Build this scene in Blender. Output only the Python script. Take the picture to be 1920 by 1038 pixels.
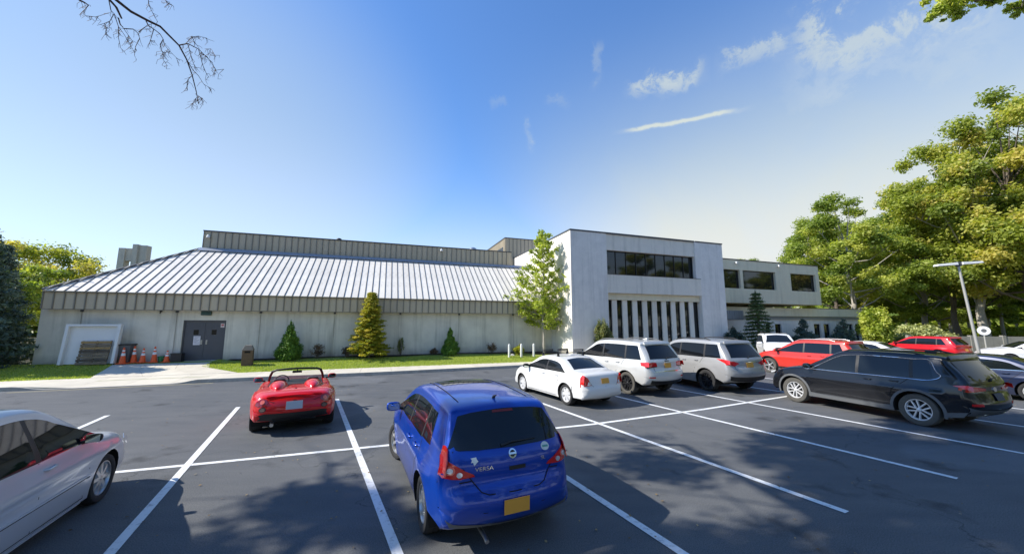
import bpy, bmesh, math, random
import numpy as np
from mathutils import Vector, Matrix
for o in list(bpy.data.objects): bpy.data.objects.remove(o)
S = bpy.context.scene
COL = S.collection
R_ = math.radians

# ------------------------------------------------------------------ camera
FPX, HY, EYE = 676.0, 608.0, 2.5          # focal length in photo pixels, horizon row, eye height
PITCH = math.atan((HY-519)/FPX)
cd = bpy.data.cameras.new('camera'); cam = bpy.data.objects.new('camera', cd); COL.objects.link(cam)
cam.location = (0,0,EYE); cam.rotation_euler = (R_(90)+PITCH,0,0)
cd.sensor_width = 36; cd.lens = 36*FPX/1920; cd.clip_end = 2000; cd.clip_start = .05
S.camera = cam

# ------------------------------------------------------------------ light
SUN_AZ, SUN_EL = 262.0, 40.0
sunv = Vector((math.sin(R_(SUN_AZ))*math.cos(R_(SUN_EL)), math.cos(R_(SUN_AZ))*math.cos(R_(SUN_EL)), math.sin(R_(SUN_EL))))
sl = bpy.data.lights.new('sun','SUN'); sl.energy = 5.0; sl.angle = R_(.53); sl.color = (1,.94,.84)
so = bpy.data.objects.new('sun', sl); COL.objects.link(so); so.rotation_euler = sunv.to_track_quat('Z','Y').to_euler()
S.view_settings.view_transform = 'Standard'; S.view_settings.look = 'None'; S.view_settings.gamma = 1
S.view_settings.use_curve_mapping = False; S.view_settings.exposure = 0.46
S.render.engine = 'CYCLES'

W = bpy.data.worlds.new('World'); S.world = W; W.use_nodes = True
def px_dir(px, py):
    d = Vector(((px-960)/FPX, 1, -(py-519)/FPX))
    c, s = math.cos(PITCH), math.sin(PITCH)
    return Vector((d.x, d.y*c-d.z*s, d.y*s+d.z*c)).normalized()
def build_sky():
    nt = W.node_tree; N = nt.nodes; L = nt.links; N.clear()
    out = N.new('ShaderNodeOutputWorld'); bg = N.new('ShaderNodeBackground'); L.new(bg.outputs[0], out.inputs[0])
    bg.inputs[1].default_value = .15
    sky = N.new('ShaderNodeTexSky'); sky.sky_type = 'NISHITA'; sky.sun_disc = False
    sky.sun_elevation = R_(SUN_EL); sky.sun_rotation = R_(SUN_AZ); sky.air_density = 1.0; sky.dust_density = .0; sky.ozone_density = 2.2
    tc = N.new('ShaderNodeTexCoord')
    def math_(op, a, b=None, c=None, clamp=False):
        n = N.new('ShaderNodeMath'); n.operation = op; n.use_clamp = clamp
        for i, v in enumerate((a, b, c)):
            if v is None: continue
            if isinstance(v, (int, float)): n.inputs[i].default_value = v
            else: L.new(v, n.inputs[i])
        return n.outputs[0]
    def dot(v):
        n = N.new('ShaderNodeVectorMath'); n.operation = 'DOT_PRODUCT'; L.new(tc.outputs['Generated'], n.inputs[0]); n.inputs[1].default_value = v
        return n.outputs['Value']
    def noise(scale, detail, rough=.6, dist=0, stretch=None):
        n = N.new('ShaderNodeTexNoise'); n.inputs['Scale'].default_value = scale; n.inputs['Detail'].default_value = detail
        n.inputs['Roughness'].default_value = rough; n.inputs['Distortion'].default_value = dist
        L.new(tc.outputs['Generated'], n.inputs['Vector']); return n.outputs['Fac']
    def sstep(x, a, b):
        n = N.new('ShaderNodeMapRange'); n.interpolation_type = 'SMOOTHSTEP'; L.new(x, n.inputs['Value'])
        n.inputs['From Min'].default_value = a; n.inputs['From Max'].default_value = b; return n.outputs['Result']
    fine = noise(20, 9, .70, .3); broad = noise(3.2, 5, .6, .4); wob = noise(7, 3)
    total = None
    def add(m):
        nonlocal total
        total = m if total is None else math_('MAXIMUM', total, m)
    # wisps: great-circle streaks (start pixel, end pixel, half width, strength, raggedness)
    for (a, b, w, st, rag) in [((1150,250),(1412,203),.009,.8,.6), ((1165,172),(1335,124),.030,.62,1.2), ((1335,122),(1500,85),.030,.5,1.3),
                               ((1440,110),(1960,10),.090,.60,1.2), ((985,215),(998,292),.016,.30,1.2), ((1110,175),(1125,70),.020,.22,1.2),
                               ((1018,180),(1075,190),.020,.22,1.4), ((915,200),(955,192),.020,.15,1.4)]:
        A, B = px_dir(*a), px_dir(*b)
        mid = ((A+B)/2).normalized(); t = (B-A); half = t.length/2; t = (t - mid*t.dot(mid)).normalized(); n = mid.cross(t)
        along = math_('ABSOLUTE', dot(tuple(t)))
        across = math_('ABSOLUTE', math_('ADD', math_('ADD', dot(tuple(n)), math_('MULTIPLY', math_('SUBTRACT', wob, .5), w*2.2*rag)), math_('MULTIPLY', math_('SUBTRACT', fine, .5), w*2.6*rag)))
        m1 = sstep(along, half*1.08, half*.55); m2 = sstep(across, w, w*.15)
        front = sstep(dot(tuple(mid)), .2, .5)
        tex = sstep(fine, .22, .24+.28*rag)
        m = math_('MULTIPLY', math_('MULTIPLY', m1, m2), math_('MULTIPLY', front, math_('MULTIPLY', tex, st)))
        add(m)
    # thin high veil, whitest low in the sky on the right, with a softer one on the left
    z = dot((0,0,1))
    low = sstep(z, .62, .02)
    right = sstep(dot(tuple(px_dir(2150,330))), .34, .88)
    left = sstep(dot(tuple(px_dir(250,470))), .72, 1.0)
    veil = math_('MULTIPLY', right, math_('MULTIPLY', sstep(z, .72, .18), math_('ADD', .80, math_('MULTIPLY', broad, .40))))
    veil2 = math_('MULTIPLY', left, .60)
    hor = math_('MULTIPLY', math_('POWER', low, 2.4), .80)
    veil = math_('MAXIMUM', math_('MAXIMUM', veil, veil2), hor)
    tot = math_('MAXIMUM', total, veil); tot = math_('ADD', tot, math_('MULTIPLY', total, .25), clamp=True)
    # a little richer blue, then the cloud
    hs = N.new('ShaderNodeHueSaturation'); hs.inputs['Saturation'].default_value = 1.10; L.new(sky.outputs[0], hs.inputs['Color'])
    tintn = N.new('ShaderNodeMix'); tintn.data_type = 'RGBA'; tintn.blend_type = 'MULTIPLY'; tintn.inputs[0].default_value = 1
    L.new(hs.outputs[0], tintn.inputs[6]); tintn.inputs[7].default_value = (.92,1.08,1.28,1)
    mx = N.new('ShaderNodeMix'); mx.data_type = 'RGBA'; L.new(tot, mx.inputs[0]); L.new(tintn.outputs[2], mx.inputs[6])
    vc = N.new('ShaderNodeMix'); vc.data_type = 'RGBA'; L.new(sstep(z, .12, .50), vc.inputs[0]); vc.inputs[6].default_value = (4.0,4.15,4.05,1); vc.inputs[7].default_value = (2.75,3.15,2.95,1)
    cc = N.new('ShaderNodeMix'); cc.data_type = 'RGBA'; L.new(math_('MULTIPLY', total, 1.3, clamp=True), cc.inputs[0]); L.new(vc.outputs[2], cc.inputs[6]); cc.inputs[7].default_value = (3.3,3.65,3.55,1)
    L.new(cc.outputs[2], mx.inputs[7])
    L.new(mx.outputs[2], bg.inputs[0])
build_sky()

# ------------------------------------------------------------------ building frame  (u along the facade, v away from the car park)
AZ = R_(70.5); ROTZ = R_(19.5)
U = Vector((math.sin(AZ), math.cos(AZ), 0)); V = Vector((-math.cos(AZ), math.sin(AZ), 0))
def uv(u, v, z=0): return U*u + V*v + Vector((0,0,z))
def at(px, py, Y):
    "point on the sight line of a photo pixel at distance Y in front of the camera"
    d = px_dir(px, py); return Vector((0,0,EYE)) + d*(Y/d.y)
def sm(a, b, x):
    t = min(max((x-a)/(b-a), 0), 1); return t*t*(3-2*t)
def gh(u, v):
    "height of the ground behind the kerb"
    return .14 + .34*min(max((v-22.0)/3.0, 0), 1)

# ------------------------------------------------------------------ materials
MATS = {}
def mat(name, col=(.5,.5,.5), rough=.6, metal=0, var=0, vscale=4, bump=0, bscale=40, spec=.5, coat=0, stain=0, dist=.02, emit=None, orand=0, joints=False):
    if name in MATS: return MATS[name]
    m = bpy.data.materials.new(name); m.use_nodes = True; nt = m.node_tree; N, L = nt.nodes, nt.links
    b = N['Principled BSDF']; b.inputs['Base Color'].default_value = (*col,1); b.inputs['Roughness'].default_value = rough
    b.inputs['Metallic'].default_value = metal; b.inputs['Specular IOR Level'].default_value = spec
    b.inputs['Coat Weight'].default_value = coat; b.inputs['Coat Roughness'].default_value = .03
    tc = N.new('ShaderNodeTexCoord'); last = None
    if var:
        n = N.new('ShaderNodeTexNoise'); n.inputs['Scale'].default_value = vscale; n.inputs['Detail'].default_value = 6; n.inputs['Roughness'].default_value = .65
        L.new(tc.outputs['Object'], n.inputs['Vector'])
        mr = N.new('ShaderNodeMapRange'); mr.inputs['From Min'].default_value = .25; mr.inputs['From Max'].default_value = .75
        mr.inputs['To Min'].default_value = 1-var; mr.inputs['To Max'].default_value = 1+var; L.new(n.outputs['Fac'], mr.inputs['Value'])
        mx = N.new('ShaderNodeVectorMath'); mx.operation = 'SCALE'; mx.inputs[0].default_value = col; L.new(mr.outputs[0], mx.inputs['Scale'])
        last = mx.outputs[0]; L.new(last, b.inputs['Base Color'])
        mr2 = N.new('ShaderNodeMapRange'); mr2.inputs['To Min'].default_value = max(rough-.1,.02); mr2.inputs['To Max'].default_value = min(rough+.1,1)
        L.new(n.outputs['Fac'], mr2.inputs['Value']); L.new(mr2.outputs[0], b.inputs['Roughness'])
    if stain:
        mp = N.new('ShaderNodeMapping'); mp.inputs['Scale'].default_value = (1.6,1.6,.10); L.new(tc.outputs['Object'], mp.inputs['Vector'])
        n2 = N.new('ShaderNodeTexNoise'); n2.inputs['Scale'].default_value = 1.3; n2.inputs['Detail'].default_value = 7; n2.inputs['Roughness'].default_value = .7
        L.new(mp.outputs[0], n2.inputs['Vector'])
        mr = N.new('ShaderNodeMapRange'); mr.inputs['From Min'].default_value = .50; mr.inputs['From Max'].default_value = .74; mr.inputs['To Max'].default_value = stain
        L.new(n2.outputs['Fac'], mr.inputs['Value'])
        n3 = N.new('ShaderNodeTexNoise'); n3.inputs['Scale'].default_value = .9; n3.inputs['Detail'].default_value = 5; L.new(tc.outputs['Object'], n3.inputs['Vector'])
        ml = N.new('ShaderNodeMath'); ml.operation = 'MULTIPLY'; L.new(mr.outputs[0], ml.inputs[0]); L.new(n3.outputs['Fac'], ml.inputs[1])
        ml2 = N.new('ShaderNodeMath'); ml2.operation = 'MULTIPLY'; ml2.inputs[1].default_value = 1.8; ml2.use_clamp = True; L.new(ml.outputs[0], ml2.inputs[0])
        mix = N.new('ShaderNodeMix'); mix.data_type = 'RGBA'; L.new(ml2.outputs[0], mix.inputs[0])
        if last is not None: L.new(last, mix.inputs[6])
        else: mix.inputs[6].default_value = (*col,1)
        mix.inputs[7].default_value = (col[0]*.35, col[1]*.36, col[2]*.33, 1)
        L.new(mix.outputs[2], b.inputs['Base Color'])
    if joints:      # water streaks below every panel joint and splash dirt along the foot of the wall
        def mm(op, a, b_=None, c_=None, clamp=False):
            n = N.new('ShaderNodeMath'); n.operation = op; n.use_clamp = clamp
            for i, v in enumerate((a, b_, c_)):
                if v is None: continue
                if isinstance(v, (int, float)): n.inputs[i].default_value = v
                else: L.new(v, n.inputs[i])
            return n.outputs[0]
        sp = N.new('ShaderNodeSeparateXYZ'); L.new(tc.outputs['Object'], sp.inputs[0])
        md = mm('MODULO', mm('ADD', sp.outputs['X'], 12.95+40+.35), 4.0); dj = mm('ABSOLUTE', mm('SUBTRACT', md, .35))
        mp = N.new('ShaderNodeMapping'); mp.inputs['Scale'].default_value = (9,9,.45); L.new(tc.outputs['Object'], mp.inputs['Vector'])
        ns = N.new('ShaderNodeTexNoise'); ns.inputs['Scale'].default_value = 1; ns.inputs['Detail'].default_value = 6; L.new(mp.outputs[0], ns.inputs['Vector'])
        band = mm('SUBTRACT', 1.0, mm('MULTIPLY', dj, 2.9), clamp=True); k1 = mm('MULTIPLY', mm('POWER', band, 1.4), mm('MULTIPLY', mm('SUBTRACT', ns.outputs['Fac'], .36, clamp=True), 3.2, clamp=True), clamp=True)
        nb = N.new('ShaderNodeTexNoise'); nb.inputs['Scale'].default_value = 2.2; nb.inputs['Detail'].default_value = 6; L.new(tc.outputs['Object'], nb.inputs['Vector'])
        foot = mm('MULTIPLY', mm('SUBTRACT', .55, sp.outputs['Z'], clamp=True), mm('MULTIPLY', nb.outputs['Fac'], 1.7)); tot = mm('ADD', mm('MULTIPLY', k1, .5), foot, clamp=True)
        src = b.inputs['Base Color'].links[0].from_socket; mj = N.new('ShaderNodeMix'); mj.data_type = 'RGBA'; L.new(tot, mj.inputs[0]); L.new(src, mj.inputs[6]); mj.inputs[7].default_value = (.13,.125,.10,1); L.new(mj.outputs[2], b.inputs['Base Color'])
    if orand:
        oi = N.new('ShaderNodeObjectInfo'); mo = N.new('ShaderNodeMapRange'); mo.inputs['To Min'].default_value = 1-orand; mo.inputs['To Max'].default_value = 1+orand; L.new(oi.outputs['Random'], mo.inputs['Value'])
        vs_ = N.new('ShaderNodeVectorMath'); vs_.operation = 'SCALE'; L.new(mo.outputs[0], vs_.inputs['Scale'])
        if b.inputs['Base Color'].links: L.new(b.inputs['Base Color'].links[0].from_socket, vs_.inputs[0])
        else: vs_.inputs[0].default_value = col
        L.new(vs_.outputs[0], b.inputs['Base Color'])
    if bump:
        n = N.new('ShaderNodeTexNoise'); n.inputs['Scale'].default_value = bscale; n.inputs['Detail'].default_value = 5; L.new(tc.outputs['Object'], n.inputs['Vector'])
        bp = N.new('ShaderNodeBump'); bp.inputs['Strength'].default_value = bump; bp.inputs['Distance'].default_value = dist
        L.new(n.outputs['Fac'], bp.inputs['Height']); L.new(bp.outputs[0], b.inputs['Normal'])
    if emit: b.inputs['Emission Color'].default_value = (*emit[:3],1); b.inputs['Emission Strength'].default_value = emit[3]
    MATS[name] = m; return m
def paint(name, col, metal=0.0, rough=.32):
    if name in MATS: return MATS[name]
    m = mat(name, col, rough, metal, spec=.2, coat=.8)
    nt = m.node_tree; N, L = nt.nodes, nt.links; b = N['Principled BSDF']
    tc = N.new('ShaderNodeTexCoord'); n = N.new('ShaderNodeTexNoise'); n.inputs['Scale'].default_value = 1.4; n.inputs['Detail'].default_value = 6; L.new(tc.outputs['Object'], n.inputs['Vector'])
    # road dust gathers along the lower body
    sp = N.new('ShaderNodeSeparateXYZ'); L.new(tc.outputs['Object'], sp.inputs[0])
    mr = N.new('ShaderNodeMapRange'); mr.inputs['From Min'].default_value = .7; mr.inputs['From Max'].default_value = .2; mr.inputs['To Max'].default_value = .22; L.new(sp.outputs['Z'], mr.inputs['Value'])
    mu = N.new('ShaderNodeMath'); mu.operation = 'MULTIPLY'; L.new(mr.outputs[0], mu.inputs[0]); L.new(n.outputs['Fac'], mu.inputs[1])
    mix = N.new('ShaderNodeMix'); mix.data_type = 'RGBA'; mix.inputs[6].default_value = (*col,1); mix.inputs[7].default_value = (.16,.15,.14,1); L.new(mu.outputs[0], mix.inputs[0]); L.new(mix.outputs[2], b.inputs['Base Color'])
    r2 = N.new('ShaderNodeMapRange'); r2.inputs['To Min'].default_value = .03; r2.inputs['To Max'].default_value = .10; L.new(n.outputs['Fac'], r2.inputs['Value']); L.new(r2.outputs[0], b.inputs['Coat Roughness'])
    return m
def asphalt():
    m = bpy.data.materials.new('asphalt'); m.use_nodes = True; N, L = m.node_tree.nodes, m.node_tree.links; b = N['Principled BSDF']
    tc = N.new('ShaderNodeTexCoord')
    def nz(s, d, r=.6, v=None):
        n = N.new('ShaderNodeTexNoise'); n.inputs['Scale'].default_value = s; n.inputs['Detail'].default_value = d; n.inputs['Roughness'].default_value = r
        L.new(v or tc.outputs['Object'], n.inputs['Vector']); return n.outputs['Fac']
    mp = N.new('ShaderNodeMapping'); mp.inputs['Rotation'].default_value = (0,0,R_(-20)); mp.inputs['Scale'].default_value = (.25,1.2,1); L.new(tc.outputs['Object'], mp.inputs['Vector'])
    a, c, f = nz(.35,6,.65), nz(2.2,5,.6,mp.outputs[0]), nz(70,3,.8)
    ramp = N.new('ShaderNodeValToRGB'); e = ramp.color_ramp.elements
    e[0].position = .3; e[0].color = (.080,.086,.094,1); e[1].position = .72; e[1].color = (.135,.138,.140,1)
    ad = N.new('ShaderNodeMath'); ad.operation = 'MULTIPLY_ADD'; L.new(c, ad.inputs[0]); ad.inputs[1].default_value = .45
    ad2 = N.new('ShaderNodeMath'); ad2.operation = 'MULTIPLY'; ad2.inputs[1].default_value = .55; L.new(a, ad2.inputs[0]); L.new(ad2.outputs[0], ad.inputs[2]); L.new(ad.outputs[0], ramp.inputs[0])
    sc = N.new('ShaderNodeMapRange'); sc.inputs['From Min'].default_value = .35; sc.inputs['From Max'].default_value = .7; sc.inputs['To Min'].default_value = .62; sc.inputs['To Max'].default_value = 1.6; L.new(f, sc.inputs['Value'])
    # hairline cracks
    vo = N.new('ShaderNodeTexVoronoi'); vo.feature = 'DISTANCE_TO_EDGE'; vo.inputs['Scale'].default_value = .16
    wv = N.new('ShaderNodeVectorMath'); wv.operation = 'ADD'; nn = N.new('ShaderNodeTexNoise'); nn.inputs['Scale'].default_value = .9; nn.inputs['Detail'].default_value = 7; L.new(tc.outputs['Object'], nn.inputs['Vector'])
    ws = N.new('ShaderNodeVectorMath'); ws.operation = 'SCALE'; ws.inputs['Scale'].default_value = 2.2; L.new(nn.outputs['Color'], ws.inputs[0])
    L.new(tc.outputs['Object'], wv.inputs[0]); L.new(ws.outputs[0], wv.inputs[1]); L.new(wv.outputs[0], vo.inputs['Vector'])
    cr = N.new('ShaderNodeMapRange'); cr.inputs['From Min'].default_value = .0; cr.inputs['From Max'].default_value = .0028; cr.inputs['To Min'].default_value = .55; L.new(vo.outputs['Distance'], cr.inputs['Value'])
    m1 = N.new('ShaderNodeVectorMath'); m1.operation = 'SCALE'; L.new(ramp.outputs[0], m1.inputs[0]); L.new(sc.outputs[0], m1.inputs['Scale'])
    m2 = N.new('ShaderNodeVectorMath'); m2.operation = 'SCALE'; L.new(m1.outputs[0], m2.inputs[0]); L.new(cr.outputs[0], m2.inputs['Scale'])
    os_ = nz(.95,4,.55); om = N.new('ShaderNodeMapRange'); om.inputs['From Min'].default_value = .60; om.inputs['From Max'].default_value = .70; om.inputs['To Min'].default_value = 1; om.inputs['To Max'].default_value = .55; L.new(os_, om.inputs['Value'])
    pt = nz(.22,3,.5); pm = N.new('ShaderNodeMapRange'); pm.inputs['From Min'].default_value = .56; pm.inputs['From Max'].default_value = .60; pm.inputs['To Min'].default_value = 1; pm.inputs['To Max'].default_value = 1.22; L.new(pt, pm.inputs['Value'])
    pp = N.new('ShaderNodeMath'); pp.operation = 'MULTIPLY'; L.new(om.outputs[0], pp.inputs[0]); L.new(pm.outputs[0], pp.inputs[1])
    m3 = N.new('ShaderNodeVectorMath'); m3.operation = 'SCALE'; L.new(m2.outputs[0], m3.inputs[0]); L.new(pp.outputs[0], m3.inputs['Scale']); m2 = m3
    L.new(m2.outputs[0], b.inputs['Base Color']); b.inputs['Specular IOR Level'].default_value = .22
    rr = N.new('ShaderNodeMapRange'); rr.inputs['To Min'].default_value = .62; rr.inputs['To Max'].default_value = .9; L.new(a, rr.inputs['Value']); L.new(rr.outputs[0], b.inputs['Roughness'])
    bp = N.new('ShaderNodeBump'); bp.inputs['Strength'].default_value = .5; bp.inputs['Distance'].default_value = .008; L.new(f, bp.inputs['Height']); L.new(bp.outputs[0], b.inputs['Normal'])
    MATS['asphalt'] = m; return m
def road_paint(name, col, wear=.5):
    m = bpy.data.materials.new(name); m.use_nodes = True; N, L = m.node_tree.nodes, m.node_tree.links; b = N['Principled BSDF']
    tc = N.new('ShaderNodeTexCoord'); n = N.new('ShaderNodeTexNoise'); n.inputs['Scale'].default_value = 9; n.inputs['Detail'].default_value = 8; n.inputs['Roughness'].default_value = .75; L.new(tc.outputs['Object'], n.inputs['Vector'])
    mr = N.new('ShaderNodeMapRange'); mr.inputs['From Min'].default_value = .52; mr.inputs['From Max'].default_value = .75; mr.inputs['To Max'].default_value = wear; L.new(n.outputs['Fac'], mr.inputs['Value'])
    mx = N.new('ShaderNodeMix'); mx.data_type = 'RGBA'; L.new(mr.outputs[0], mx.inputs[0]); mx.inputs[6].default_value = (*col,1); mx.inputs[7].default_value = (.07,.07,.07,1)
    L.new(mx.outputs[2], b.inputs['Base Color']); b.inputs['Roughness'].default_value = .7; MATS[name] = m; return m
def leafmat(name, c0, c1, c2, trans=.35, gloss=.5):
    m = bpy.data.materials.new(name); m.use_nodes = True; N, L = m.node_tree.nodes, m.node_tree.links; N.clear()
    out = N.new('ShaderNodeOutputMaterial'); at_ = N.new('ShaderNodeAttribute'); at_.attribute_name = 'tint'
    oi = N.new('ShaderNodeObjectInfo')
    ad = N.new('ShaderNodeMath'); ad.operation = 'MULTIPLY_ADD'; L.new(oi.outputs['Random'], ad.inputs[0]); ad.inputs[1].default_value = .22; 
    sb = N.new('ShaderNodeMath'); sb.operation = 'SUBTRACT'; L.new(at_.outputs['Fac'], sb.inputs[0]); sb.inputs[1].default_value = .11; L.new(sb.outputs[0], ad.inputs[2])
    r = N.new('ShaderNodeValToRGB'); L.new(ad.outputs[0], r.inputs[0]); e = r.color_ramp.elements
    e[0].color = (*c0,1); e[1].color = (*c2,1); e[0].position = .05; e[1].position = .97; k = e.new(.55); k.color = (*c1,1)
    d = N.new('ShaderNodeBsdfPrincipled'); d.inputs['Roughness'].default_value = gloss; d.inputs['Specular IOR Level'].default_value = .35; L.new(r.outputs[0], d.inputs['Base Color'])
    t = N.new('ShaderNodeBsdfTranslucent'); mu = N.new('ShaderNodeMix'); mu.data_type = 'RGBA'; mu.blend_type = 'MULTIPLY'; mu.inputs[0].default_value = 1; L.new(r.outputs[0], mu.inputs[6]); mu.inputs[7].default_value = (1.5,1.6,.6,1); L.new(mu.outputs[2], t.inputs[0])
    mx = N.new('ShaderNodeMixShader'); mx.inputs[0].default_value = trans; L.new(d.outputs[0], mx.inputs[1]); L.new(t.outputs[0], mx.inputs[2]); L.new(mx.outputs[0], out.inputs[0])
    MATS[name] = m; return m

ASPH = asphalt()
WHITE_LINE = road_paint('white_line_paint', (.74,.75,.75), .8)
YELLOW_LINE = road_paint('yellow_line_paint', (.42,.36,.20), 1.0)
CONC_PATH = mat('path_concrete', (.60,.55,.45), .85, orand=.06, stain=0, var=.13, vscale=1.4, bump=.3, bscale=60, dist=.004)
KERB = mat('kerb_concrete', (.40,.38,.34), .85, var=.25, vscale=3, bump=.4, bscale=40, dist=.006)
GRASS_G = mat('lawn_soil', (.25,.30,.06), .95, var=.25, vscale=1.3, bump=.5, bscale=80, dist=.02)
MULCH = mat('mulch', (.035,.025,.018), .95, var=.5, vscale=14, bump=1, bscale=50, dist=.03)
FOREST_G = mat('forest_floor', (.10,.085,.045), .95, var=.4, vscale=.5, bump=.5, bscale=6, dist=.05)
HALLW = mat('hall_wall_concrete', (.69,.66,.57), .9, var=.14, vscale=.8, spec=.2, stain=.6, joints=True, bump=.25, bscale=25, dist=.006)
FASCIA = mat('fascia_metal', (.50,.43,.31), .5, var=.06, vscale=1.0, stain=.35, orand=.07)
FASCIA_D = mat('fascia_seam_metal', (.20,.19,.16), .5)
ROOFM = mat('roof_metal', (.80,.75,.66), .5, metal=0, spec=.3, var=.07, vscale=1.2, stain=.4, orand=.06)
ROOFRIB = mat('roof_rib_metal', (.13,.125,.12), .5)
UPPERW = mat('upper_wall_metal', (.48,.41,.29), .5, var=.05, vscale=1, orand=.06, stain=.2)
TOWERW = mat('white_brick_paint', (.80,.755,.69), .75, var=.09, vscale=1.7, bump=.5, bscale=14, dist=.008, stain=.38)
TOWERP = mat('stucco_panel', (.80,.74,.63), .8, var=.05, vscale=2, stain=.45)
WINGW = mat('wing_stucco', (.78,.70,.50), .8, var=.05, vscale=2, stain=.3)
CAP = mat('dark_metal_coping', (.06,.065,.075), .45)
WGLASS = mat('window_glass', (.010,.012,.012), .04, spec=.55)
WFRAME = mat('bronze_window_frame', (.020,.018,.016), .4)
DOORM = mat('door_paint', (.085,.088,.10), .5, var=.06, vscale=3)
STEEL = mat('brushed_steel', (.55,.55,.53), .35, metal=.9)
WOOD = mat('weathered_wood', (.20,.155,.105), .85, var=.45, vscale=6, bump=.4, bscale=40, dist=.004)
WHITEBOARD = mat('white_sheet', (.72,.73,.73), .5, var=.04, vscale=2)
ORANGE = mat('cone_orange', (.85,.12,.025), .5)
REFL = mat('reflective_white', (.8,.8,.8), .4)
BLACKP = mat('black_plastic', (.018,.018,.020), .45)
GREENP = mat('green_plastic', (.02,.22,.08), .5)
BINBR = mat('bin_brown', (.13,.085,.055), .8, var=.2, vscale=10, bump=.6, bscale=50, dist=.01)
BINTOP = mat('bin_lid', (.24,.20,.15), .6)
POLEM = mat('pole_metal', (.42,.41,.38), .5, metal=.3)
LAMPH = mat('lamp_housing', (.74,.74,.72), .4)
BARK = mat('bark', (.13,.105,.08), .95, var=.4, vscale=7, bump=1, bscale=22, dist=.03)
BARKL = mat('pale_bark', (.36,.33,.28), .9, var=.35, vscale=7, bump=1, bscale=22, dist=.02)
TWIG = mat('twig_bark', (.07,.035,.028), .85)
ROCKM = mat('rock', (.45,.43,.40), .9, var=.3, vscale=8, bump=.7, bscale=20, dist=.02)
# vehicle materials
TYRE = mat('tyre_rubber', (.022,.022,.023), .85, var=.35, vscale=8)
TYRE_D = mat('dusty_tyre_rubber', (.085,.080,.070), .9, var=.2, vscale=8)
RIM = mat('alloy_rim', (.55,.55,.55), .3, metal=.7)
RIMW = mat('silver_wheel_cover', (.66,.66,.66), .35, metal=.25)
RIMD = mat('dark_rim', (.05,.05,.055), .35, metal=.6)
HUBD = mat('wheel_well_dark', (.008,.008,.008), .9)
CGLASS = mat('car_glass', (.008,.011,.014), .03, spec=.45)
CGLASSB = mat('tinted_car_glass', (.005,.006,.008), .03, spec=.4)
TRIM = mat('black_trim', (.015,.015,.016), .5)
CLAD = mat('grey_cladding', (.11,.115,.12), .6)
CHROME = mat('chrome', (.75,.75,.77), .12, metal=1)
LAMPR = mat('red_lamp', (.62,.012,.010), .12, coat=1)
LAMPRI = mat('red_lamp_inner', (.85,.16,.10), .15, coat=1)
LAMPC = mat('clear_lamp', (.70,.70,.70), .10, coat=1, metal=.3)
PLATEO = mat('orange_plate', (.72,.35,.05), .5)
PLATEG = mat('grey_plate', (.45,.47,.50), .5)
SEATM = mat('black_seat', (.02,.02,.022), .6)
SEAM = mat('panel_gap', (.006,.006,.007), .9)

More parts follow.
